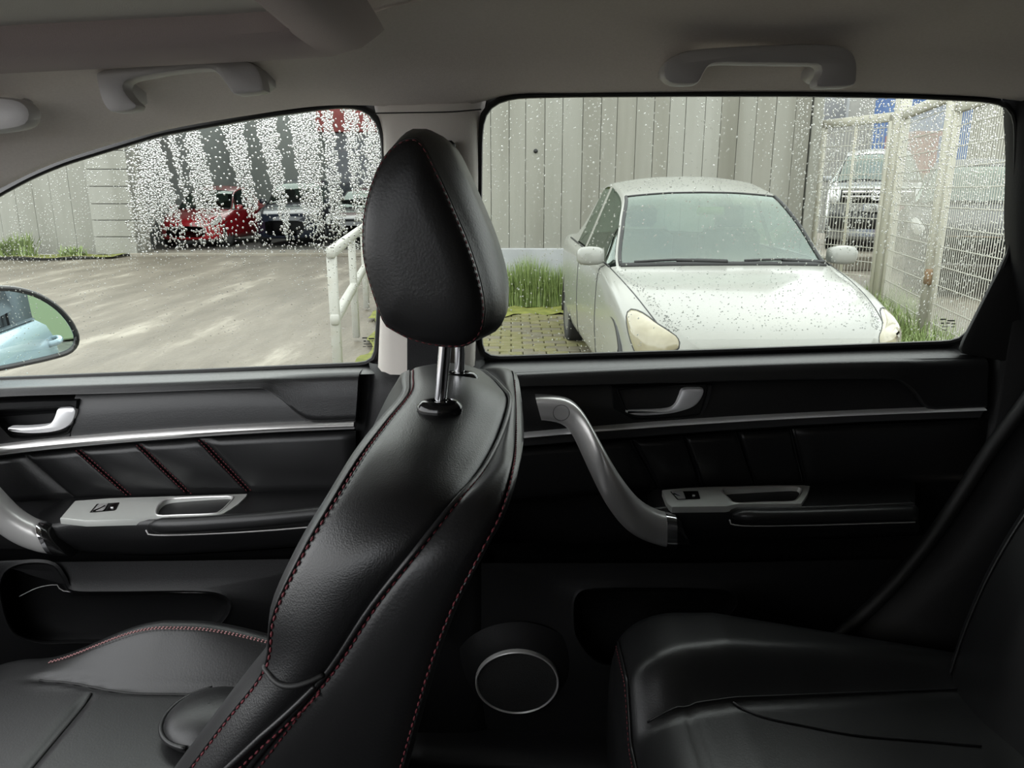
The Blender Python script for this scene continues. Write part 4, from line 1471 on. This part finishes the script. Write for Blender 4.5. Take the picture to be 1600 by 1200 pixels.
# ------------------------------------------------------------------ walls
def board_wall(parent, x0, x1, Y, z0, z1, wid, mats, thick=.06):
    x = x0
    i = 0
    while x < x1 - .05:
        w = min(wid * random.uniform(.85, 1.15), x1 - x)
        d = random.uniform(-.006, .006)
        v, f = bbox_vf((x + w / 2, Y + thick / 2 + d, (z0 + z1) / 2), (w - .005, thick, z1 - z0), .004)
        mk('board', v, f, MT[random.choice(mats)], parent, smooth=False)
        x += w
        i += 1


r = root('wall_yard', (1.3, 9.5, 0), 'weathered grey vertical board wall behind the white sedan', 'wall', 'structure')
board_wall(r, -.95, 3.62, 9.5, .68, 4.2, .215, ['concrete', 'concrete_b', 'concrete_c', 'concrete'])
v, f = bbox_vf((1.33, 9.66, 2.1), (4.6, .2, 4.3), .02)
mk('wall_core', v, f, MT['concrete'], r, smooth=False)
v, f = bbox_vf((1.33, 9.53, .34), (4.58, .14, .70), .01)
mk('plinth', v, f, MT['plinth'], r, smooth=False)
v, f = bbox_vf((3.7, 9.62, 2.1), (.12, .3, 4.3), .02)
mk('corner_post', v, f, MT['concrete_b'], r, smooth=False)
c = P(837, 236, 9.48)
mk('tie_hole', *tube([c, c + np.array((0, .03, 0))], .026, 14), MT['rubber'], r)

r = root('wall_far', (-11, 17.4, 0), 'pale boarded concrete wall left of the garage opening', 'wall', 'structure')
board_wall(r, -15.5, -9.55, 17.4, 0, 4.6, .46, ['concrete_b', 'concrete', 'concrete_b'])
v, f = bbox_vf((-12, 17.62, 2.3), (7.0, .3, 4.6), .02)
mk('wall_core', v, f, MT['concrete'], r, smooth=False)
z = 0.0
for hgt in (.40, .37, .36, .38, .37, .40, .38, .40, .4, .4, .4, .4):
    v, f = bbox_vf((-9.05, 17.38, z + hgt / 2), (.95, .34, hgt - .014), .008)
    mk('block_course', v, f, MT['concrete_b'], r, smooth=False)
    z += hgt
sp = []
for cx, hh, nn, ss in ((-11.2, .50, 260, .42), (-10.85, .62, 120, .2), (-9.75, .30, 120, .22), (-11.9, .2, 160, .6)):
    for _ in range(nn):
        sp.append((cx + random.gauss(0, ss * .5), 16.72 + random.uniform(-.15, .1), 0, hh * random.uniform(.4, 1), random.uniform(.05, .3), random.uniform(.012, .03)))
blades('weed_clump', 'leafy green weeds at the foot of the pale far wall', sp)
G = [[(x, y, .02 + .02 * math.sin(x * 5 + y * 3)) for y in np.linspace(16.4 + .15 * math.sin(x * 2), 17.18, 5)] for x in np.linspace(-15, -8.8, 50)]
v, f = gridvf(G, flip=True)
o = mk('moss_verge', v, f, MT['moss'])
tag(o, 'dull moss strip at the foot of the pale far wall', 'moss', 'stuff')

# ------------------------------------------------------------------ garage
r = root('wall_garage', (-4.5, 21, 0), 'open dark garage with a grey back wall', 'garage', 'structure')
v, f = bbox_vf((-4.6, 26.0, 2.4), (14, .25, 4.8), .02)
mk('garage_back_wall', v, f, MT['garage'], r, smooth=False)
v, f = bbox_vf((-4.6, 20.0, 4.75), (10, 4.8, .15), .02)  # unseen roof, cut short: darkens the cars, lets daylight onto the back wall
mk('garage_roof', v, f, MT['garage'], r, smooth=False)
v, f = bbox_vf((-4.6, 17.5, 4.45), (9.0, .3, .6), .02)
mk('lintel', v, f, MT['concrete_b'], r, smooth=False)
v, f = bbox_vf((-9.6, 21.7, 2.4), (.25, 8.4, 4.8), .02)
mk('garage_side_wall', v, f, MT['garage'], r, smooth=False)
v, f = bbox_vf((-.75, 17.7, 2.3), (.25, 16.0, 4.6), .02)
mk('garage_side_wall', v, f, MT['concrete_c'], r, smooth=False)
v, f = bbox_vf((-5.1, 21.6, -.02), (8.9, 8.6, .06), .01)
mk('garage_floor', v, f, MT['garagefloor'], r, smooth=False)
v, f = bbox_vf((-4.95, 17.25, -.01), (7.6, .16, .09), .02)
mk('threshold_kerb', v, f, MT['apron'], r, smooth=False)
v, f = bbox_vf((-4.95, 17.9, .005), (7.6, 1.2, .03), .01)
mk('garage_apron', v, f, MT['apron'], r, smooth=False)
a, b = P(492, 160, 25.5), P(600, 197, 25.5)
v, f = bbox_vf((a + b) / 2, (abs(b[0] - a[0]), .3, abs(a[2] - b[2]) + .4), .02)
mk('red_fascia', v, f, MT['redpanel'], r, smooth=False)
a, b = P(508, 200, 25.7), P(600, 330, 25.7)
v, f = bbox_vf((a + b) / 2, (abs(b[0] - a[0]), .2, abs(a[2] - b[2])), .02)
mk('dark_blue_door', v, f, MT['navy'], r, smooth=False)

# ------------------------------------------------------------------ white handrail
r = root('handrail', tuple(P(530, 590, 5.2) * np.array((1, 1, 0))), 'white painted metal handrail beside the ramp', 'handrail')
A = np.array((-1.25, 5.2, 0)); B = np.array((-2.05, 11.0, 0))
dirv = (B - A) / np.linalg.norm(B - A)
ang = math.atan2(dirv[1], dirv[0])
rot = np.array(((math.cos(ang), -math.sin(ang), 0), (math.sin(ang), math.cos(ang), 0), (0, 0, 1)))
for t in (0, .33, .66, 1.0):
    p = A + (B - A) * t
    v, f = bbox_vf(p + np.array((0, 0, .47)), (.062, .062, .94), .006)
    mk('post', v, f, MT['rail'], r)
for z in (.965, .50):
    p = (A + B) / 2 + np.array((0, 0, z))
    v, f = bbox_vf((0, 0, 0), (np.linalg.norm(B - A) + .1, .06, .075), .008)
    mk('rail', v @ rot.T + p, f, MT['rail'], r)

# ================================================================== CARS
def crs(A, ts):
    """Catmull-Rom along axis 0 of A at parameters ts"""
    A = np.asarray(A, float)
    n = len(A)
    out = []
    for t in ts:
        i = int(min(max(math.floor(t), 0), n - 2))
        s = t - i
        p0 = A[i - 1] if i > 0 else 2 * A[0] - A[1]
        p1, p2 = A[i], A[i + 1]
        p3 = A[i + 2] if i + 2 < n else 2 * A[-1] - A[-2]
        m1, m2 = (p2 - p0) * .5, (p3 - p1) * .5
        # limit the slopes so that close stations stay crisp
        L = np.linalg.norm(p2 - p1, axis=-1, keepdims=True)
        for m in (m1, m2):
            l = np.linalg.norm(m, axis=-1, keepdims=True)
            np.multiply(m, np.minimum(1, 1.5 * L / (l + 1e-9)), out=m)
        out.append((2 * s ** 3 - 3 * s * s + 1) * p1 + (s ** 3 - 2 * s * s + s) * m1 + (-2 * s ** 3 + 3 * s * s) * p2 + (s ** 3 - s * s) * m2)
    return np.array(out)


class Skin:
    """body skin: stations front to back, half sections from the floor over the side to the centre line"""

    def __init__(self, st):
        S = []
        for d in st:
            y, w, zs = d['y'], d['w'], d['zs']
            lo = d.get('lo', .2)
            zc = d['zc']
            xg, zg = d.get('g', (.93 * w, zs + .03))
            xr, zr = d.get('r', (.82 * w, zs + .05))
            x8, z8 = d.get('r2', (.76 * w, zr + .012))
            cv = d.get('cv', .0)
            pts = [(0, lo), (.7 * w, lo), (.95 * w, lo + .05), (w, lo + (zs - lo) * .35), (w * 1.005, lo + (zs - lo) * .68), (.985 * w, zs), (xg, zg), (xr, zr), (x8, z8), (.5 * x8, z8 + (zc - z8) * .8), (0, zc)]
            S.append([(x, y + cv * (x / max(w, .01)) ** 2, z) for x, z in pts])
        self.S = np.array(S)

    def patch(self, us, vs):
        A = crs(self.S, us)                    # (nu, 11, 3)
        B = crs(A.transpose(1, 0, 2), vs)      # (nv, nu, 3)
        return B.transpose(1, 0, 2)

    def pt(self, u, v):
        return self.patch([u], [v])[0, 0]

    def region(self, u0, u1, v0, v1, nu, nv, both=True):
        P1 = self.patch(np.linspace(u0, u1, nu), np.linspace(v0, v1, nv))
        if both == 'span':                     # runs over the centre line
            M = P1[:, ::-1][:, 1:].copy() if v1 >= 10 else None
            M[:, :, 0] *= -1
            return [gridvf(np.concatenate([P1, M], 1))]
        M = P1.copy()
        M[:, :, 0] *= -1
        return [gridvf(P1), gridvf(M, flip=True)]


def wheel(parent, x, y, r, w, side):
    ang = np.linspace(0, 2 * math.pi, 28, endpoint=False)
    def ring(rr, xx):
        return [(xx, y + rr * math.cos(t), r + rr * math.sin(t)) for t in ang]
    s = side
    v, f = gridvf([ring(r * .66, x - s * w), ring(r * .97, x - s * w), ring(r, x - s * (w - .03)), ring(r, x - s * .03), ring(r * .96, x), ring(r * .68, x + s * .005), ring(r * .64, x - s * .015)], cv_=True, flip=s < 0)
    t = mk('tyre', v, f, MT['tire'], parent, local=True)
    v, f = gridvf([ring(r * .67, x - s * .01), ring(r * .60, x + s * .002), ring(r * .30, x - s * .015), ring(r * .12, x + s * .004), ring(r * .02, x + s * .004)], cv_=True, flip=s < 0)
    mk('wheel_cover', v, f, MT['rim'], t, local=True)
    return t


def car(name, label, st, idx, paint, loc, rotz=0.0, scale=1.0, wheels=None, headl=None, detail=True, tail=False, group=None, interior=True, lensmat='lens', grille=None):
    r = root(name, loc, label, 'car', group=group, rotz=rotz, scale=scale)
    K = Skin(st)
    nm = len(st) - 1
    nose, cowl, rf, bp0, bp1, rr, rg = idx
    md = dict(local=True)
    # painted skin: lower body all along, roof, pillars
    regs = K.region(0, nm, 0, 6, 46, 26) + K.region(rf, rr, 8, 10, 16, 8, 'span') + K.region(cowl, rg, 7, 8, 26, 4)
    regs += K.region(rg, nm, 6, 10, 10, 14, 'span') + K.region(bp0, bp1, 6, 7, 4, 5) + K.region(rr, rg, 6, 7, 6, 5)
    regs += K.region(0, nose, 6, 10, 6, 14, 'span')
    v, f = joinm(regs)
    body = mk('body', v, f, paint, r, sharp=40, **md)
    v, f = joinm(K.region(nose, cowl, 6, 10, 18, 16, 'span'))
    hood = mk('hood', v, f, paint, r, sharp=40, **md)
    mk('windshield', *joinm(K.region(cowl, rf, 8, 10, 14, 12, 'span')), MT['carglass'], r, **md)
    mk('rear_glass', *joinm(K.region(rr, rg, 8, 10, 8, 10, 'span')), MT['carglass'], r, **md)
    for a, b in ((cowl + .12, bp0), (bp1, rr)):
        g = K.region(a, b, 6.06, 6.94, 12, 6)
        for q in g:
            mk('side_window', *q, MT['carglass'], r, **md)
    mk('window_edge', *joinm([tube(K.patch(np.linspace(cowl, rf, 14), [8])[:, 0], .014, 6)] + [tube(K.patch(np.linspace(cowl, rf, 14), [8])[:, 0] * np.array((-1, 1, 1)), .014, 6)] +
                             [tube(np.concatenate([K.patch([u], np.linspace(8, 10, 12))[0], (K.patch([u], np.linspace(8, 10, 12))[0] * np.array((-1, 1, 1)))[::-1][1:]]), rr_, 6) for u, rr_ in ((cowl, .022), (rf, .008))]), MT['wiper'], r, **md)
    if detail:
        ln = []
        for s in (1, -1):
            ln.append(tube(K.patch(np.linspace(nose, cowl, 14), [6])[:, 0] * np.array((s, 1, 1)), .004, 5))
            for u in (bp0 + (bp1 - bp0) * .5, cowl + .25):
                ln.append(tube(K.patch([u], np.linspace(2.2, 5.8, 12))[0] * np.array((s, 1, 1)), .004, 5))
            ln.append(tube(K.patch(np.linspace(cowl + .05, rg, 20), [6.0])[:, 0] * np.array((s, 1, 1)), .008, 5))
        for q in ln:
            mk('panel_gap', *q, MT['wiper'], body, **md)
        for s in (1, -1):
            p = K.pt(cowl + .33, 6.0) * np.array((s, 1, 1))
            v, f = loftsec([p + np.array((s * q, -.02 * q * 4, .055)) for q in (.02, .06, .12, .18, .205)], [.05, .062, .066, .06, .035], [.05, .06, .062, .055, .03], np.tile((0, 0, 1.0), (5, 1)), np.tile((0, 1.0, 0), (5, 1)), 18, 3)
            mk('wing_mirror_cap', v, f, paint, r, **md)
        for x0, x1 in ((-.62, -.02), (.10, .70)):
            p0 = np.array((x1, 0, 0)); 
            w8 = K.S[cowl][8][0]
            def wp(x, dv):
                v_ = 10 - 2 * min(1, abs(x) / w8)
                q = K.pt(cowl + dv, v_)
                return np.array((x, q[1] - .015, q[2] + .018))
            pth = [wp(x, .035 + .03 * math.sin((x - x0) / (x1 - x0) * 3.1)) for x in np.linspace(x0, x1, 14)]
            o = mk('wiper', *tube(pth, .009, 6), MT['wiper'], r, **md)
            pth = [wp(x, .015 + .05 * (x1 - x) / (x1 - x0) * 1.4) for x in np.linspace(x1, x1 - .33, 8)]
            mk('wiper_arm', *tube(pth, .013, 6), MT['wiper'], o, **md)
    if headl:
        for s in (1, -1):
            n = 40
            o2 = cr(headl, n, True)
            cen = o2.mean(0)
            loops = []
            for sc, h in ((1.06, -.004), (1.03, .006), (1.0, .010), (.8, .014), (.5, .018), (.15, .020)):
                L = []
                for u, vv in cen + (o2 - cen) * sc:
                    p = K.pt(max(0, u), vv) * np.array((s, 1, 1))
                    L.append(p + np.array((s * .5, -.8, .3)) * h)
                loops.append(L)
            v, f = gridvf(loops, cv_=True, flip=s > 0)
            f.append(tuple((len(loops) - 1) * n + k for k in range(n)))
            o = mk('headlight', v, f, MT[lensmat], r, **md)
            mk('headlight_gap', *tube(np.array(loops[0]), .006, 5, closed=True), MT['wiper'], o, **md)
    for (x, y, rad, w, s) in wheels or []:
        wheel(r, x, y, rad, w, s)
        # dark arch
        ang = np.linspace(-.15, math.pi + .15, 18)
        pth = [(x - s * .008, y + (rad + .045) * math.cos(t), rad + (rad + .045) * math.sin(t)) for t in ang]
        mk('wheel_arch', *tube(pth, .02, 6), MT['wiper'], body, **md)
    if interior:
        y0 = K.S[cowl][10][1]
        v, f = bbox_vf((0, y0 + .28, st[cowl]['zs'] - .06), (1.2, .4, .16), .05)
        mk('dashboard_top', v, f, MT['cardark'], r, **md)
        for s in (1, -1):
            v, f = bbox_vf((s * .36, y0 + 1.15, st[cowl]['zs'] - .05), (.5, .14, .62), .05)
            q = mk('front_seat_back', v, f, MT['cardark'], r, **md)
            v, f = bbox_vf((s * .36, y0 + 1.18, st[cowl]['zs'] + .36), (.25, .09, .17), .04)
            mk('seat_headrest', v, f, MT['cardark'], q, **md)
        v, f = bbox_vf((.02, y0 + .58, st[rf]['zc'] - .13), (.20, .025, .06), .01)
        mk('rear_view_mirror', v, f, MT['bank'], r, **md)  # green reflection painted into the mirror's colour
        v, f = bbox_vf((0, y0 + 1.4, .5), (1.4, 2.2, .3), .05)
        mk('cabin_floor', v, f, MT['cardark'], r, **md)
    if grille:
        grille(r, K)
    return r, K


SED = [
    dict(y=.02, w=.50, zs=.50, zc=.55, lo=.28, g=(.44, .52), r=(.38, .535), r2=(.36, .54), cv=.10),
    dict(y=.05, w=.70, zs=.60, zc=.665, lo=.22, g=(.60, .625), r=(.54, .64), r2=(.51, .645), cv=.22),
    dict(y=.22, w=.80, zs=.68, zc=.755, lo=.19, g=(.66, .715), r=(.61, .735), r2=(.58, .74), cv=.22),
    dict(y=.60, w=.835, zs=.79, zc=.86, lo=.18, g=(.72, .83), r=(.67, .845), r2=(.64, .85), cv=.20),
    dict(y=1.12, w=.845, zs=.885, zc=.965, lo=.18, g=(.775, .93), r=(.735, .94), r2=(.705, .945), cv=.20),     # 4 cowl
    dict(y=1.55, w=.848, zs=.915, zc=1.25, lo=.18, g=(.79, .96), r=(.665, 1.20), r2=(.635, 1.215), cv=.10),
    dict(y=1.88, w=.848, zs=.925, zc=1.43, lo=.18, g=(.79, .97), r=(.60, 1.37), r2=(.565, 1.398), cv=.06),    # 6 roof front
    dict(y=2.40, w=.848, zs=.935, zc=1.55, lo=.18, g=(.79, .98), r=(.585, 1.47), r2=(.55, 1.50), cv=.0),     # 7
    dict(y=2.50, w=.848, zs=.935, zc=1.555, lo=.18, g=(.79, .98), r=(.585, 1.475), r2=(.55, 1.505), cv=.0),      # 8
    dict(y=3.05, w=.845, zs=.945, zc=1.50, lo=.18, g=(.785, .99), r=(.57, 1.43), r2=(.54, 1.455), cv=-.05),    # 9 roof rear
    dict(y=3.75, w=.83, zs=.95, zc=1.06, lo=.2, g=(.77, 1.0), r=(.68, 1.03), r2=(.64, 1.04), cv=-.12),         # 10 rear glass foot
    dict(y=4.25, w=.79, zs=.92, zc=1.03, lo=.24, g=(.72, .97), r=(.66, .99), r2=(.62, 1.0), cv=-.12),
    dict(y=4.42, w=.70, zs=.55, zc=.62, lo=.3, g=(.64, .57), r=(.58, .58), r2=(.55, .59), cv=-.1),
]
IDX = (1, 4, 6, 7, 8, 9, 10)
SW = [(.828, .82, .31, .19, 1), (-.828, .82, .31, .19, -1), (.828, 3.42, .31, .19, 1), (-.828, 3.42, .31, .19, -1)]
sed, K = car('parked_sedan', 'white parked sedan with yellowed headlights facing the rear side window', SED, IDX, MT['car_white'], (1.45, 3.75, -.02), math.radians(2.2), .97, SW,
             headl=[(.55, 4.35), (1.0, 3.9), (1.5, 4.2), (2.0, 4.8), (2.38, 5.3), (2.25, 5.7), (1.85, 5.95), (1.45, 6.35), (1.1, 6.55), (.7, 5.7)])
# rain beads lying on hood and roof
V = []
parts = []
ico = [(0, 0, 1), (1, 0, .3), (.31, .95, .3), (-.81, .59, .3), (-.81, -.59, .3), (.31, -.95, .3)]
icf = [(0, 1, 2), (0, 2, 3), (0, 3, 4), (0, 4, 5), (0, 5, 1)]
for _ in range(1300):
    if random.random() < .72:
        u, vv = random.uniform(1.4, 3.95), random.uniform(6.3, 10)
    else:
        u, vv = random.uniform(6.02, 7.2), random.uniform(8.1, 10)
    p = K.pt(u, vv) * np.array((random.choice((1, -1)), 1, 1))
    s = random.uniform(.0022, .0046)
    parts.append((np.array(ico) * np.array((s, s, s * .9)) + p + np.array((0, 0, -.0005)), icf))
o = mk('rain_beads', *joinm(parts), MT['bead'], sed, local=True)
o['kind'] = 'stuff'

def grille_pickup(r, K):
    for z in (.98, 1.06):
        v, f = bbox_vf((0, -.03, z), (1.15, .06, .045), .015)
        mk('chrome_bar', v, f, MT['chrome'], r, local=True)
    v, f = bbox_vf((0, .02, 1.0), (1.2, .06, .26), .02)
    mk('grille_back', v, f, MT['wiper'], r, local=True)
    v, f = bbox_vf((0, .02, .56), (1.5, .14, .30), .04)
    mk('bumper_intake', v, f, MT['wiper'], r, local=True)
    c = np.array((0, -.07, 1.02))
    pt = [c + .10 * np.array((math.cos(t), 0, math.sin(t))) for t in np.linspace(0, 6.283, 24, endpoint=False)]
    parts = [tube(pt, .012, 6, closed=True)]
    for ln in ([(-.07, .065), (0, -.0), (.07, .065)], [(-.085, .01), (-.035, -.085), (0, -.01), (.035, -.085), (.085, .01)]):
        parts.append(tube([c + np.array((a, 0, b)) for a, b in ln], .009, 5))
    mk('round_badge', *joinm(parts), MT['chrome'], r, local=True)
    v, f = bbox_vf((0, -.075, .78), (.36, .015, .13), .004)
    pl = mk('number_plate', v, f, MT['platew'], r, local=True)
    cu = bpy.data.curves.new('plate_text', 'FONT')
    cu.body = '78 L'
    cu.size = .12
    cu.align_x = 'CENTER'
    cu.align_y = 'CENTER'
    cu.extrude = .002
    tmp = bpy.data.objects.new('plate_text_curve', cu)
    COL.objects.link(tmp)
    bpy.context.view_layer.update()
    me = bpy.data.meshes.new_from_object(tmp.evaluated_get(bpy.context.evaluated_depsgraph_get()))
    bpy.data.objects.remove(tmp)
    me.materials.clear()
    me.materials.append(MT['ink'])
    t = bpy.data.objects.new('plate_text', me)
    t['kind'] = 'stuff'
    COL.objects.link(t)
    t.parent = pl
    t.location = (0, -.085, .78)
    t.rotation_euler = (math.pi / 2, 0, 0)


def tall(st, dz, hood, rear=None):
    """a taller car of the same plan: hood raised, cabin lifted"""
    out = []
    for i, d in enumerate(st):
        e = dict(d)
        h = hood if i <= 4 else dz
        for k_ in ('zs', 'zc'):
            e[k_] = d[k_] + h
        for k_ in ('g', 'r', 'r2'):
            e[k_] = (d[k_][0], d[k_][1] + h)
        out.append(e)
    return out


HL = [(.75, 5.2), (1.0, 4.7), (1.6, 4.8), (2.3, 5.2), (2.4, 5.7), (1.8, 5.9), (1.2, 6.0)]
TW = [(.80, .80, .36, .2, 1), (-.80, .80, .36, .2, -1), (.80, 3.42, .36, .2, 1), (-.80, 3.42, .36, .2, -1)]
car('silver_pickup', 'silver pickup with chrome grille bars behind the mesh fence', tall(SED, .36, .30), IDX, MT['silverpaint'], (7.15, 15.0, .22), math.radians(-24), 1.10, TW, HL, lensmat='platew', grille=grille_pickup)
car('charcoal_car', 'charcoal car behind the right panel of the mesh fence', tall(SED, .35, .28), IDX, MT['charcoal'], (6.15, 10.0, -.02), math.radians(-28), 1.0, TW, HL, lensmat='platew')
car('red_car', 'red car parked in the garage beyond the rain streaked window', SED, IDX, MT['red'], (-8.25, 19.0, .01), math.radians(-3), 1.0, SW, HL, lensmat='platew')
car('navy_hatchback', 'dark navy car parked beside the red car in the garage', tall(SED, .2, .12), IDX, MT['navy'], (-5.95, 19.7, .01), math.radians(1), 1.0, SW, HL, lensmat='rim')
car('black_car', 'black car parked in the middle of the garage', SED, IDX, MT['black'], (-4.1, 19.4, .01), math.radians(-3), 1.0, SW, HL, lensmat='platew')


def taillights(r, K):
    for s in (1, -1):
        v, f = bbox_vf((s * .62, 4.36, .80), (.26, .10, .15), .03)
        mk('tail_light', v, f, MT['tail'], r, local=True)


car('black_estate', 'black car with red tail lights backed against the garage entrance', tall(SED, .15, .1), IDX, MT['black'], (-2.1, 23.6, .01), math.radians(180), 1.0, SW, None, grille=taillights)

# ------------------------------------------------------------------ mesh fence and gate
Q = [np.array((3.88, 9.95, 0)), np.array((4.37, 8.8, 0)), np.array((3.86, 6.87, 0)), np.array((3.46, 5.1, 0))]


def span(a, b, ztop, name, label, cat, brace=False):
    r = root(name, tuple((a + b) / 2), label, cat)
    d = b - a
    Ln = np.linalg.norm(d)
    d = d / Ln
    a, b = a + d * .085, b - d * .085
    Ln -= .17
    ang = math.atan2(d[1], d[0])
    rot = np.array(((math.cos(ang), -math.sin(ang), 0), (math.sin(ang), math.cos(ang), 0), (0, 0, 1)))
    put = lambda c, s: (lambda q: (q[0] @ rot.T + a + d * c[0] + np.array((0, 0, c[1])), q[1]))(bbox_vf((0, 0, 0), s, .006))
    for z in (ztop, .08):
        mk('frame_rail', *put((Ln / 2, z), (Ln, .05, .10)), MT['fence'], r)
    for x in (.04, Ln - .04):
        mk('frame_stile', *put((x, ztop / 2 + .03), (.05, .05, ztop)), MT['fence'], r)
    if brace:
        mk('frame_stile', *put((Ln * .50, ztop / 2), (.035, .03, ztop)), MT['fence'], r)
    W = []
    for x in np.arange(.09, Ln - .08, .05):
        p = a + d * x
        W.append(tube([p + np.array((0, 0, .1)), p + np.array((0, 0, ztop - .02))], .0042, 4, caps=False))
    for z in np.arange(.22, ztop - .03, .17):
        W.append(tube([a + d * .05 + np.array((0, 0, z)), b - d * .05 + np.array((0, 0, z))], .0052, 4, caps=False))
    o = mk('wire_mesh', *joinm(W), MT['wire'], r)
    o['kind'] = 'stuff'
    return r


span(Q[0], Q[1], 2.2, 'gate_leaf', 'far leaf of the cream mesh gate next to the board wall', 'gate', True)
span(Q[1], Q[2], 2.2, 'mesh_fence', 'narrow middle mesh panel between the two cream fence posts', 'fence')
g3 = span(Q[2], Q[3], 2.08, 'gate_leaf', 'near right leaf of the cream mesh gate with rusty latch', 'gate')
v, f = bbox_vf(Q[2] + np.array((-.03, -.06, .62)), (.09, .10, .14), .01)
mk('rusty_latch', v, f, MT['rust'], g3)
for p, w, h, lb in ((Q[1], .135, 2.75, 'thick cream steel post in the middle of the mesh fence'), (Q[2], .10, 2.6, 'cream steel gate post with the rusty latch'), (Q[0], .10, 2.3, 'slim cream steel post by the end of the board wall')):
    r = root('fence_post', tuple(p), lb, 'post')
    v, f = bbox_vf(p + np.array((0, 0, h / 2)), (w, w, h), .01)
    mk('post_tube', v, f, MT['fence'], r)
    v, f = bbox_vf(p + np.array((0, 0, h + .008)), (w + .02, w + .02, .02), .006)
    mk('post_cap', v, f, MT['fence'], r)
# timber post in the gap at the wall's end
r = root('timber_post', tuple(P(1262, 400, 10.6) * np.array((1, 1, 0))), 'dark brown timber post between the board wall and the gate', 'post')
p = P(1262, 300, 10.6)
v, f = bbox_vf((p[0], 10.6, 1.4), (.16, .14, 2.8), .015)
mk('timber', v, f, MT['brown'], r, smooth=False)
v, f = bbox_vf((p[0] - .02, 10.52, 2.35), (.05, .03, .5), .005)
mk('iron_strap', v, f, MT['wiper'], r, smooth=False)

# ------------------------------------------------------------------ things beyond the fence
def container(name, label, x0, x1, y, z0, z1, m, depth=2.4):
    r = root(name, ((x0 + x1) / 2, y + depth / 2, z0), label, 'container')
    n = int((x1 - x0) / .14)
    G = []
    for i in range(n * 4 + 1):
        x = x0 + (x1 - x0) * i / (n * 4)
        G.append([(x, y - (.03 if (i % 4) in (1, 2) else 0), z) for z in (z0, z1)])
    v, f = gridvf(G, flip=True)
    mk('corrugated_side', v, f, m, r, smooth=False)
    v, f = bbox_vf(((x0 + x1) / 2, y + depth / 2 + .02, (z0 + z1) / 2), (x1 - x0, depth, z1 - z0), .02)
    mk('container_shell', v, f, m, r, smooth=False)
    for z in (z0 + .06, z1 - .06):
        v, f = bbox_vf(((x0 + x1) / 2, y - .02, z), (x1 - x0 + .04, .08, .12), .01)
        mk('edge_beam', v, f, m, r, smooth=False)


a, b = P(1422, 262, 19.5), P(1460, 205, 19.5)
container('red_container', 'faded red box standing beyond the fence', a[0], b[0] + .15, 19.5, 0, b[2], MT['redpanel'], 1.5)
a, b = P(1420, 240, 22), P(1525, 150, 22)
container('blue_container', 'blue corrugated container far beyond the fence', a[0], b[0], 22, 0, b[2] + .5, MT['bluepanel'])
r = root('distant_house', tuple(P(1330, 300, 26) * np.array((1, 1, 0))), 'pale rendered house far behind the gate', 'house')
a, b = P(1285, 300, 26), P(1420, 60, 26)
v, f = bbox_vf(((a[0] + b[0]) / 2, 28, 3), (b[0] - a[0], 4, 6.0), .03)
mk('house_wall', v, f, MT['render'], r, smooth=False)
c = P(1305, 165, 25.95)
v, f = bbox_vf(c, (.9, .12, 1.2), .02)
w = mk('window_frame', v, f, MT['plinth'], r, smooth=False)
v, f = bbox_vf(c + np.array((0, -.05, 0)), (.7, .06, 1.0), .01)
mk('window_pane', v, f, MT['rim'], w, smooth=False)
v, f = bbox_vf(((a[0] + b[0]) / 2, 28, 6.1), (b[0] - a[0] + .6, 4.6, .25), .05)
mk('house_roof', v, f, MT['brown'], r, smooth=False)
r = root('brick_wall', (11.5, 17, 0), 'low reddish wall behind the charcoal car', 'wall')
v, f = bbox_vf((11.5, 17, .9), (5.0, .25, 1.8), .02)
mk('wall_body', v, f, MT['rust'], r, smooth=False)

r = root('grey_warehouse', (16, 27, 0), 'grey brown warehouse front far right beyond the fence', 'building')
a, b = P(1500, 300, 27), P(1760, 60, 27)
v, f = bbox_vf(((a[0] + b[0]) / 2, 28.5, 3.2), (b[0] - a[0], 3, 6.4), .03)
mk('warehouse_front', v, f, MT['concrete_c'], r, smooth=False)
v, f = bbox_vf(((a[0] + b[0]) / 2, 28.5, 6.5), (b[0] - a[0] + .4, 3.4, .2), .03)
mk('warehouse_roof', v, f, MT['brown'], r, smooth=False)
r = root('ground_terrace', (9, 17, 0), 'raised concrete terrace under the silver pickup', 'terrace', 'structure')
v, f = bbox_vf((9.2, 18.3, .08), (8, 8.4, .28), .02)
mk('terrace_slab', v, f, MT['apron'], r, smooth=False)

# ------------------------------------------------------------------ what the wing mirror looks back at
r = root('lime_building', (16, 4, 0), 'pale lime building behind the car seen only in the wing mirror', 'building')
v, f = bbox_vf((17, 3.5, 1.5), (2, 9, 3.0), .03)
mk('lime_wall', v, f, MT['limewall'], r, smooth=False)
v, f = bbox_vf((17, 3.5, 3.1), (2.6, 9.6, .3), .05)
mk('grey_roof', v, f, MT['rim'], r, smooth=False)
for y in (2.0, 3.2, 5.0):
    v, f = bbox_vf((15.98, y, 1.5), (.08, .6, 1.1), .01)
    mk('dark_window', v, f, MT['navy'], r, smooth=False)
car('parked_grey_car', 'grey car parked behind this one, seen only in the wing mirror', SED, IDX, MT['rim'], (8.0, 3.4, -.02), math.radians(-90), 1.0, SW, HL, lensmat='platew')
